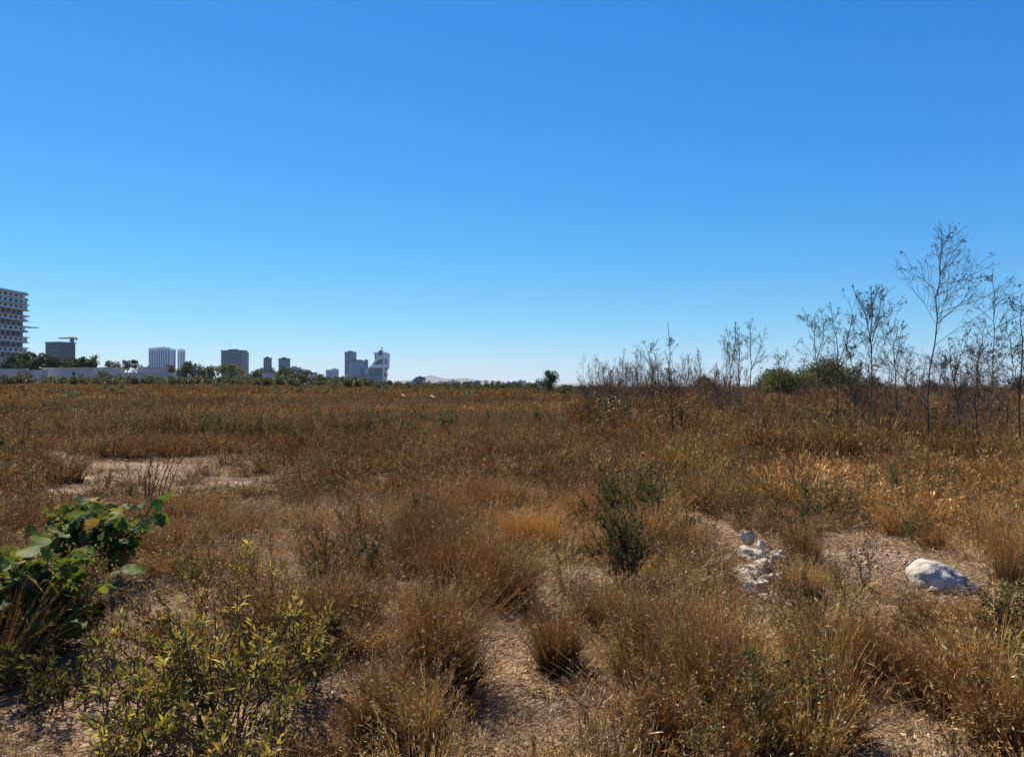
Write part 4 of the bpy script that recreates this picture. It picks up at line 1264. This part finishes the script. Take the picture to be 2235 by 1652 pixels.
def part(name, parent, boxes, mat):
    mb = MB()
    for b in boxes: mb.box(*b)
    return mb.build(name, mat, parent)


def block_tower(px0, px1, ptop, Y, rz, depth_ratio, lab, wall, win, style, name='tower_block', floors=16, cap=None, group=None, side_win=True, fins=0, plant=True):
    """a box with its window bands or strips as parts proud of the wall"""
    pc = (px0 + px1) / 2
    o, p = bld(name, pc, Y, rz, lab, 'tower', group)
    W = (px1 - px0) / F * Y
    c, s = abs(math.cos(rz)), abs(math.sin(rz))
    w = W / (c + depth_ratio * s); d = w * depth_ratio
    h = world(pc, ptop, Y)[2] - p[2]
    part('wall', o, [(-w / 2, w / 2, -d / 2, d / 2, 0, h)], wall)
    e = .25
    if style == 'bands':
        fh = h / floors
        for k in range(1, floors):
            z = k * fh
            mb = MB()
            mb.box(-w / 2 * .94, w / 2 * .94, -d / 2 - e, -d / 2, z + .25 * fh, z + .75 * fh)
            mb.box(w / 2, w / 2 + e, -d / 2 * .9, d / 2 * .9, z + .25 * fh, z + .75 * fh)
            mb.box(-w / 2 - e, -w / 2, -d / 2 * .9, d / 2 * .9, z + .25 * fh, z + .75 * fh)
            mb.build('window', win, o)
    else:
        ns = floors
        cw = w / ns
        for k in range(ns):
            x = -w / 2 + (k + .22) * cw
            part('window', o, [(x, x + cw * .56, -d / 2 - e, -d / 2, h * .04, h * .955)], win)
        if side_win:
            m = max(2, int(ns * depth_ratio)); cd = d / m
            for k in range(m):
                y = -d / 2 + (k + .22) * cd
                part('window', o, [(w / 2, w / 2 + e, y, y + cd * .56, h * .04, h * .955)], win)
                part('window', o, [(-w / 2 - e, -w / 2, y, y + cd * .56, h * .04, h * .955)], win)
    for k in range(fins):
        x = -w / 2 + (k + .5) * w / fins
        part('balcony_fin', o, [(x - w * .02, x + w * .02, -d / 2 - 1.4, -d / 2 - e - .02, h * .02, h * .99)], wall)
    part('parapet', o, [(-w / 2 - .6, w / 2 + .6, -d / 2 - .6, d / 2 + .6, h + .003, h + 1.6)], cap or wall)
    if plant: part('plant_room', o, [(-w * .22, w * .15, -d * .25, d * .25, h + 1.603, h + 3.6)], cap or wall)
    return o, w, d, h


# unfinished tower at the left edge: we see its right hand side receding
def unfinished():
    rng = np.random.default_rng(40)
    o, p = bld('unfinished_tower', 0, 450, 0, 'unfinished concrete tower with open floors cut by the left edge of the view', 'tower')
    X1 = -4.4                                        # the visible side, just right of the view edge line
    y0, y1 = -22.0, 33.0
    zt = world(0, 629, 450)[2] - p[2]
    nf = 17; fh = zt / nf
    part('wall', o, [(-30, X1 - 3.2, y0 + 1, y1 - 1, 0, zt - .4)], M_CONC)
    for k in range(nf + 1):
        z = k * fh
        ext = rng.choice([.8, 1.6, 2.4, 3.2]) if k not in (nf,) else 0
        ex2 = {11: 4.5, 4: 5.5, 14: 2.5, 13: 2.0}.get(k, ext * .5)
        part('floor_slab', o, [(-31, X1 + (.6 if k % 2 else 0), y0, y1 + ex2 * .6, z - .28, z + .12)], M_CONC)
        if k == nf: break
        solid = k >= nf - 3 or k % 2 == 0
        n = 11
        L = (y1 - y0) / n
        mb = MB(); holes = []
        for j in range(n):
            ya = y0 + j * L
            setb = 0.35 if solid else 2.0
            mb.box(X1 - setb - .25, X1 - setb, ya, ya + L * .44, z + .123, z + fh - .283)
            mb.box(X1 - setb - .25, X1 - setb, ya + L * .44, ya + L, z + .123, z + (.32 if solid else .12) * fh)
            if solid: mb.box(X1 - setb - .25, X1 - setb, ya + L * .44, ya + L, z + .74 * fh, z + fh - .283)
            holes.append((X1 - setb - .9, X1 - setb - .5, ya + L * .44, ya + L, z + .34 * fh, z + .72 * fh))
        mb.build('wall', M_WALLA if solid else M_CONC, o)
        if solid:
            for hb in holes[2:]:
                if rng.uniform() < .8: part('window', o, [hb], M_HOLE)
        else:
            for j in range(0, 12, 2): part('column', o, [(X1 - .7, X1 - .3, y0 + j * (y1 - y0) / 11 - .2, y0 + j * (y1 - y0) / 11 + .2, z + .123, z + fh - .283)], M_CONC)
    part('parapet', o, [(-30, X1 - .1, y0 + .5, y1 - .2, zt + .123, zt + 1.1)], M_WALLA)
    # site scaffold deck jutting out at the far end
    for z in (fh * 11 + .15, fh * 4 + .15):
        part('scaffold_deck', o, [(X1 - 6, X1 + 1.4, y1 + 4.2, y1 + 9, z - .35, z)], M_STEEL)


unfinished()

# glass block under the crane
o, w, d, h = block_tower(105, 158, 750, 900, -.35, .9, 'dark blue glass office block with a tower crane behind it', M_GLASS, M_DARKW, 'bands', 'glass_block', 14, M_GREY, plant=False)


def crane():
    Y = 930
    o, p = bld('tower_crane', 157, Y, 0, 'yellowless grey tower crane standing behind the dark glass block', 'crane')
    o['label'] = 'thin grey tower crane standing behind the dark glass block'
    zt = world(157, 739, Y)[2] - p[2]
    m = MB(); r = 1.1
    for sx in (-r, r):
        for sy in (-r, r): m.box(sx - .45, sx + .45, sy - .45, sy + .45, 0, zt)
    nz = 18
    for k in range(nz):
        z = k * zt / nz
        for sx in (-r, r):
            P = np.array([[[sx, -r, z], [sx, r, z + zt / nz]]]); m.tubes(P, np.full((1, 2), .28), 4, (1, 1, 1))
        for sy in (-r, r):
            P = np.array([[[-r, sy, z], [r, sy, z + zt / nz]]]); m.tubes(P, np.full((1, 2), .28), 4, (1, 1, 1))
    m.build('mast', M_STEEL, o)
    xl = (128 - 157) / F * Y; xr = (168 - 157) / F * Y
    j = MB()
    for (yy, zz) in ((-.9, 0), (.9, 0), (0, 1.5)): j.tubes(np.array([[[xl, yy * .6, zt + zz * .6], [0, yy, zt + zz + .4], [xr, yy, zt + zz]]]), np.full((1, 3), .42), 4, (1, 1, 1))
    for k in range(14):
        xa = xl + (xr - xl) * k / 14
        j.tubes(np.array([[[xa, -.9, zt], [xa + (xr - xl) / 28, 0, zt + 1.5], [xa + (xr - xl) / 14, .9, zt]]]), np.full((1, 3), .22), 3, (1, 1, 1))
    j.build('jib', M_STEEL, o)
    part('counterweight', o, [(xr - 2.2, xr - .2, -1, 1, zt - 1.8, zt - .2)], M_CONC)
    part('cab', o, [(-1.6, 1.6, -2.6, -1.6, zt - 3.2, zt - .6)], M_GLASS)


crane()
G2 = 'white towers left of the round dark tree'
block_tower(326, 346, 762, 1600, -.3, .8, 'white tower at the left of the white cluster', M_CITYW, M_BLUEG, 'strips', floors=4, group=G2)
block_tower(343, 369, 760.5, 1570, -.3, .7, 'widest and tallest white tower in the middle of the white cluster', M_CITYW, M_BLUEG, 'strips', floors=4, group=G2)
block_tower(366, 382, 764, 1620, -.3, .8, 'narrow grey white tower at the right of the cluster', M_CITYW, M_BLUEG, 'strips', floors=3, group=G2)
block_tower(387, 404, 765, 1640, .3, .8, 'separate white tower just right of the white cluster', M_CITYW, M_BLUEG, 'strips', floors=4, group=G2)
o, w, d, h = block_tower(485, 537, 767, 1350, -.18, .5, 'wide grey city block with a dark cornice and glass bays', M_GREY, M_GLASS, 'strips', 'city_block', 6, M_DARKW)
block_tower(533, 542, 771.5, 1380, -.18, 1.0, 'narrow pale service tower at the right end of the wide grey city block', M_PALE, M_GLASS, 'bands', floors=12)
block_tower(574, 594, 783, 1300, .3, .8, 'first single dark tower with pale edges right of the wide city block', M_GREY, M_GLASS, 'strips', floors=4, cap=M_DARKW)
block_tower(609, 632, 784.5, 1300, -.3, .8, 'second single tower, plain blue grey with a small roof cap', M_GREY, M_GREY, 'bands', floors=10, cap=M_DARKW)
block_tower(631, 655, 804, 1250, 0, .7, 'low flat grey building beside the second single tower', M_PALE, M_GLASS, 'bands', 'low_building', 4)
block_tower(711, 722, 809, 1800, .2, .8, 'small pale block left of the far white tower', M_WHITE, M_PALE, 'strips', floors=3)
block_tower(721, 740, 807, 1800, .3, .7, 'far white tower with vertical grey strips', M_WHITE, M_PALE, 'strips', floors=4)
block_tower(753, 777, 770, 1420, -.42, .9, 'tall grey blue tower of the twin block, behind the wider one', M_PALE, M_GLASS, 'bands', floors=18, cap=M_GREY)


def front_block():
    Y = 1330
    o, p = bld('office_block', 779, Y, .0, 'wide plain grey block standing before the tall tower, with a dark glass corner', 'tower')
    k = Y / F
    z = lambda py: world(779, py, Y)[2] - p[2]
    x = lambda px: (px - 779) * k
    part('wall', o, [(x(764), x(797), 0, 28, 0, z(788))], M_PALE)
    part('dark_window', o, [(x(786.5), x(796), -.5, 0, z(826), z(803))], M_GLASS)
    part('edge_fin', o, [(x(795.8), x(797.4), -.9, 26, z(803) + .3, z(784.5))], M_GREY)
    part('parapet', o, [(x(764.5), x(788), .5, 25, z(788) + .01, z(785.2))], M_DARKW)
    part('side_wall', o, [(x(762), x(764) - .01, 1, 27, 0, z(800))], M_WHITE)
    for i, zz in enumerate(np.linspace(826, 792, 11)):
        part('window', o, [(x(767), x(785), -.3, 0, z(zz) + .4, z(zz) + 1.0)], M_GREY)


front_block()


def sculpted():
    """white folded frames round dark glass over a striped glass base"""
    Y = 1250
    o, p = bld('sculpted_tower', 824, Y, 0, 'white folded frame tower with dark glass openings over a striped glass base', 'tower')
    k = Y / F
    def q(pts): return [((a - 824) * k, world(824, b, Y)[2] - p[2]) for a, b in pts]
    # display coordinates from the crop: x = 727.6 + cx*.0704, y = 745 + cy*.0704
    def c(*pts): return q([(727.6 + a * .0704, 745 + b * .0704) for a, b in pts])
    prism('base_glass', c((1090, 830), (1085, 1400), (1590, 1400), (1590, 830)), 26, M_GLASS, o, 0)
    prism('side_wall', c((1075, 825), (1072, 1390), (1165, 1390), (1170, 825)), 1.0, M_GREY, o, -1.0)
    for i, (a, b) in enumerate(((890, 920), (955, 975), (1020, 1045), (1095, 1125), (1185, 1215))):
        prism('floor_slab', c((1175, a), (1175, b), (1520, b), (1520, a)), .8, M_PALE if i > 2 else M_GREY, o, -.8)
    prism('side_column', c((1530, 830), (1530, 1260), (1600, 1260), (1600, 830)), 24, M_CITYW, o, -.9)
    prism('roof_band', c((1180, 735), (1100, 800), (1100, 822), (1660, 822), (1670, 740), (1650, 700)), 26, M_CITYW, o, -1.4)
    prism('roof_shadow_gap', c((1120, 822), (1100, 850), (1520, 850), (1660, 850), (1655, 822)), 20, M_DARKW, o, -.6)
    prism('bay_window', c((1600, 850), (1600, 940), (1640, 900), (1655, 850)), 14, M_GLASS, o, -1.2)
    prism('bay_window', c((1570, 980), (1580, 1095), (1640, 1095), (1650, 980)), 14, M_GLASS, o, -1.2)
    prism('upper_glass', c((1200, 734), (1400, 560), (1275, 560), (1275, 400), (1395, 400), (1395, 310), (1510, 310), (1520, 440), (1680, 440), (1660, 700), (1640, 734)), 22, M_GLASS, o, 1.0)
    prism('frame', c((1255, 340), (1255, 410), (1325, 410), (1330, 520), (1395, 440), (1390, 340)), 24, M_CITYW, o, -.8)
    prism('frame', c((1330, 522), (1190, 735), (1235, 735), (1370, 590), (1470, 552), (1530, 552), (1535, 440), (1400, 440)), 24, M_CITYW, o, -.9)
    prism('frame', c((1520, 340), (1520, 440), (1540, 440), (1540, 540), (1675, 540), (1690, 360), (1590, 340)), 24, M_CITYW, o, -.7)
    prism('frame', c((1530, 552), (1535, 700), (1590, 700), (1600, 545)), 24, M_CITYW, o, -.8)
    prism('frame', c((1660, 545), (1655, 700), (1672, 700), (1682, 545)), 24, M_CITYW, o, -.8)
    prism('roof_box', c((1390, 310), (1395, 440), (1505, 440), (1510, 300), (1480, 265)), 12, M_GLASS, o, -1.6)
    prism('mast', c((1490, 200), (1490, 270), (1510, 300), (1506, 200)), 1, M_STEEL, o, 4)
    prism('mast_arm', c((1445, 185), (1445, 200), (1535, 200), (1535, 185)), 2, M_STEEL, o, 3.4)


sculpted()


# white sheds and walls at the far left edge of the field
def shed(px0, px1, ptop, pbot, Y, lab, name='white_shed', door=None, panel=None, slope=0.0, rooflip=.25, cat='shed'):
    pc = (px0 + px1) / 2
    o, p = bld(name, pc, Y, 0, lab, cat)
    k = Y / F
    w = (px1 - px0) * k
    h = world(pc, ptop, Y)[2] - p[2]
    part('wall', o, [(-w / 2, w / 2, 0, 3, 0, h)], M_WHITE)
    mb = MB(); mb.flat = True; V = [(-w / 2 - .3, -.5, h + .003), (w / 2 + .3, -.5, h + .003), (w / 2 + .3, 3.4, h + .003), (-w / 2 - .3, 3.4, h + .003)]
    V += [(v[0], v[1], v[2] + rooflip + (slope if v[1] > 0 else 0)) for v in V]
    mb.add(V, [(0, 3, 2, 1), (4, 5, 6, 7), (0, 1, 5, 4), (1, 2, 6, 5), (2, 3, 7, 6), (3, 0, 4, 7)], (1, 1, 1))
    mb.build('roof', M_ROOF, o)
    for (a, b, t, bt) in (door or []):
        part('door', o, [((a - pc) * k, (b - pc) * k, -.06, 0, world(pc, bt, Y)[2] - p[2], world(pc, t, Y)[2] - p[2])], M_HOLE)
    for (a, b, t, bt) in (panel or []):
        part('wall_panel', o, [((a - pc) * k, (b - pc) * k, -.12, 0, max(world(pc, bt, Y)[2] - p[2], .02), world(pc, t, Y)[2] - p[2])], M_PANEL)
    return o


shed(-60, 46, 806.5, 830, 250, 'long white shed cut by the left edge of the view', door=[(40, 44, 812, 819)])
shed(44, 92, 808, 830, 252, 'white wall with a pale blue panel between the two white sheds', 'white_wall', panel=[(45.5, 68, 811, 829)], rooflip=.12, cat='wall')
shed(93, 203, 804.5, 830, 258, 'long white shed with a low roof below the dark tree row', door=[(158, 164, 811, 819)], slope=.1)
shed(253, 376, 814.5, 835, 245, 'long low white wall right of the large green bush', 'white_wall', rooflip=.15, cat='wall')
shed(300, 362, 802.5, 826, 420, 'pale flat roofed hall in front of the white towers', 'flat_hall', slope=.1, cat='building')
shed(212, 262, 803, 826, 430, 'pale low hall left of the boxy dark tree pair', 'flat_hall', slope=.1, cat='building')
shed(572, 606, 814, 830, 440, 'small pale roof under the first single tower', 'flat_hall', cat='building')
shed(676, 690, 813.5, 828, 450, 'tiny pale roof right of the round dark tree', 'flat_hall', cat='building')


# low city and trees on the horizon right of the sculpted tower
def far_house(px, w, top, Y, lab, mat, seed, group, name='far_house'):
    rng = np.random.default_rng(seed)
    p = world(px, 842, Y); p[2] = float(H(p[0], p[1])) - .2
    h = world(px, top, Y)[2] - p[2]; W = w / F * Y
    mb = MB(); mb.box(-W / 2, W / 2, 0, W * .7, 0, h); mb.box(-W / 2 - .3, W / 2 + .3, -.3, W * .7 + .3, h + .003, h + .8)
    mb.box(-W * .2, W * .1, W * .2, W * .5, h + .803, h + 2.6)
    me = mb.build(name, mat); me.location = p; me.rotation_euler.z = rng.normal(0, .25)
    me.data.materials.append(M_HOLE)
    n = max(2, int(W / 5)); wb = MB()
    fl = max(1, int(h / 4))
    for a in range(n):
        for f in range(fl):
            x = -W / 2 + (a + .3) * W / n; wb.box(x, x + W / n * .4, -.15, -.002, (f + .35) * h / fl, (f + .75) * h / fl)
    wm = wb.build('window', M_HOLE, me)
    tag(me, lab, 'house', group)


_r = np.random.default_rng(14)
FH = 'small hazy house in the low city between the sculpted tower and the lone evergreen'
for i in range(46):
    px = _r.uniform(842, 1190)
    far_house(px, _r.uniform(6, 16), _r.uniform(832, 839.5), _r.uniform(800, 1700), FH, [M_WHITE, M_PALE, M_WHITE, M_GREY, M_CONC][_r.integers(0, 5)], 800 + i, 'houses of the low city on the horizon')
far_house(917, 20, 823.5, 1500, 'largest dark block rising over the low city right of the sculpted tower', M_DARKW, 900, None, 'far_block')
far_house(906, 10, 828, 1480, 'dark step block left of the largest dark block over the low city', M_DARKW, 901, None, 'far_block')
far_house(961, 6, 833, 1300, 'bright white little block below the hill peak', M_WHITE, 902, None, 'far_block')
FT = 'small dark tree among the hazy houses of the low city'
for i in range(34):
    px = _r.uniform(842, 1195); w = _r.uniform(8, 24)
    tree(px, px + w, _r.uniform(833, 841), _r.uniform(450, 800), FT, 950 + i, TREEP, 'round', 'small trees of the low city', 220, 'distant_tree', 'tree', 6, True, .2)
FL = 'low dark house or roof peeping between the trees left of the twin block'
for i, px in enumerate((236, 246, 308, 316, 322, 545, 552, 690, 748, 758, 800)):
    far_house(px, _r.uniform(8, 15), _r.uniform(800, 806) if px < 400 else _r.uniform(818, 826), 900, FL, [M_WHITE, M_GREY, M_PALE][i % 3], 990 + i, 'roofs between the far trees')

# two pale boards lying in the grass far out
for (px, py, L, rz, lab) in ((944, 872, .9, -.6, 'bright pale board lying in the grass below the low city'), (880, 869, .7, -.4, 'duller pale board left of the bright one in the far grass')):
    p = ground(px, py + 6)
    Y = p[1]
    mb = MB(); mb.box(-L * Y / 60 * .24, L * Y / 60 * .24, -.1, .1, 0, .06)
    o = mb.build('pale_board', M_PLANK); o.location = (p[0], p[1], p[2] + .5); o.rotation_euler = (.25, .35, rz)
    tag(o, lab, 'board', 'pale boards in the far grass')

# ------------------------------------------------------------------ air
mb = MB(); E = EXT + 200
mb.box(-E, E, -E + 8, E + 8, -6, 420)
hz = mb.build('haze', None)
m, nt, out = new_mat('haze')
pv = N(nt, 'ShaderNodeVolumePrincipled')
pv.inputs['Color'].default_value = (.82, .93, 1.0, 1); pv.inputs['Density'].default_value = 4e-5
nt.links.new(pv.outputs[0], out.inputs['Volume'])
hz.data.materials.append(m)
tag(hz, 'thin pale air between the field and the hills', 'haze', None, 'stuff')

# ------------------------------------------------------------------ light, sky, camera
w = bpy.data.worlds.new('World'); sc.world = w; w.use_nodes = True
nt = w.node_tree; nt.nodes.clear()
out = nt.nodes.new('ShaderNodeOutputWorld'); bg = nt.nodes.new('ShaderNodeBackground')
sky = nt.nodes.new('ShaderNodeTexSky'); sky.sky_type = 'NISHITA'; sky.sun_disc = False
sky.sun_elevation = SUN_EL; sky.sun_rotation = SUN_AZ
sky.air_density = 1.0; sky.dust_density = 0.0; sky.ozone_density = 10.0; sky.altitude = 100
# the camera's rendering of blue: deeper red channel, lifted blue channel
sp = nt.nodes.new('ShaderNodeSeparateColor'); cb = nt.nodes.new('ShaderNodeCombineColor')
nt.links.new(sky.outputs[0], sp.inputs[0])
for ch, gain, pw in ((0, 10 * 1.28 / 10 ** 1.7, 1.7), (1, 1.03, 1.0), (2, 10 * 1.03 / 10 ** .5, .5)):
    p_ = nt.nodes.new('ShaderNodeMath'); p_.operation = 'POWER'; p_.inputs[1].default_value = pw
    g_ = nt.nodes.new('ShaderNodeMath'); g_.operation = 'MULTIPLY'; g_.inputs[1].default_value = gain
    nt.links.new(sp.outputs[ch], p_.inputs[0]); nt.links.new(p_.outputs[0], g_.inputs[0]); nt.links.new(g_.outputs[0], cb.inputs[ch])
nt.links.new(cb.outputs[0], bg.inputs['Color'])
bg.inputs['Strength'].default_value = .0555
nt.links.new(bg.outputs[0], out.inputs[0])

sl = bpy.data.lights.new('sun', 'SUN'); sl.energy = 5.0; sl.angle = math.radians(.5); sl.color = (1, .91, .76)
so = bpy.data.objects.new('sun', sl); COL.objects.link(so)
from mathutils import Vector
sd = Vector((math.sin(SUN_AZ) * math.cos(SUN_EL), math.cos(SUN_AZ) * math.cos(SUN_EL), math.sin(SUN_EL)))
so.rotation_euler = (-sd).to_track_quat('-Z', 'Y').to_euler()

cam = bpy.data.cameras.new('camera'); co = bpy.data.objects.new('camera', cam); COL.objects.link(co)
cam.sensor_width = 36; cam.lens = F / 2235 * 36
cam.clip_start = .05; cam.clip_end = 60000
co.location = (0, 0, EYE); co.rotation_euler = (math.radians(90) + PITCH, 0, 0)
sc.camera = co

sc.render.engine = 'CYCLES'
cy = sc.cycles
cy.max_bounces = 5; cy.diffuse_bounces = 3; cy.glossy_bounces = 2; cy.transmission_bounces = 3; cy.volume_bounces = 0; cy.transparent_max_bounces = 8
cy.caustics_reflective = False; cy.caustics_refractive = False
cy.use_denoising = True
sc.view_settings.view_transform = 'Standard'; sc.view_settings.look = 'None'
sc.view_settings.exposure = .92; sc.view_settings.gamma = 1
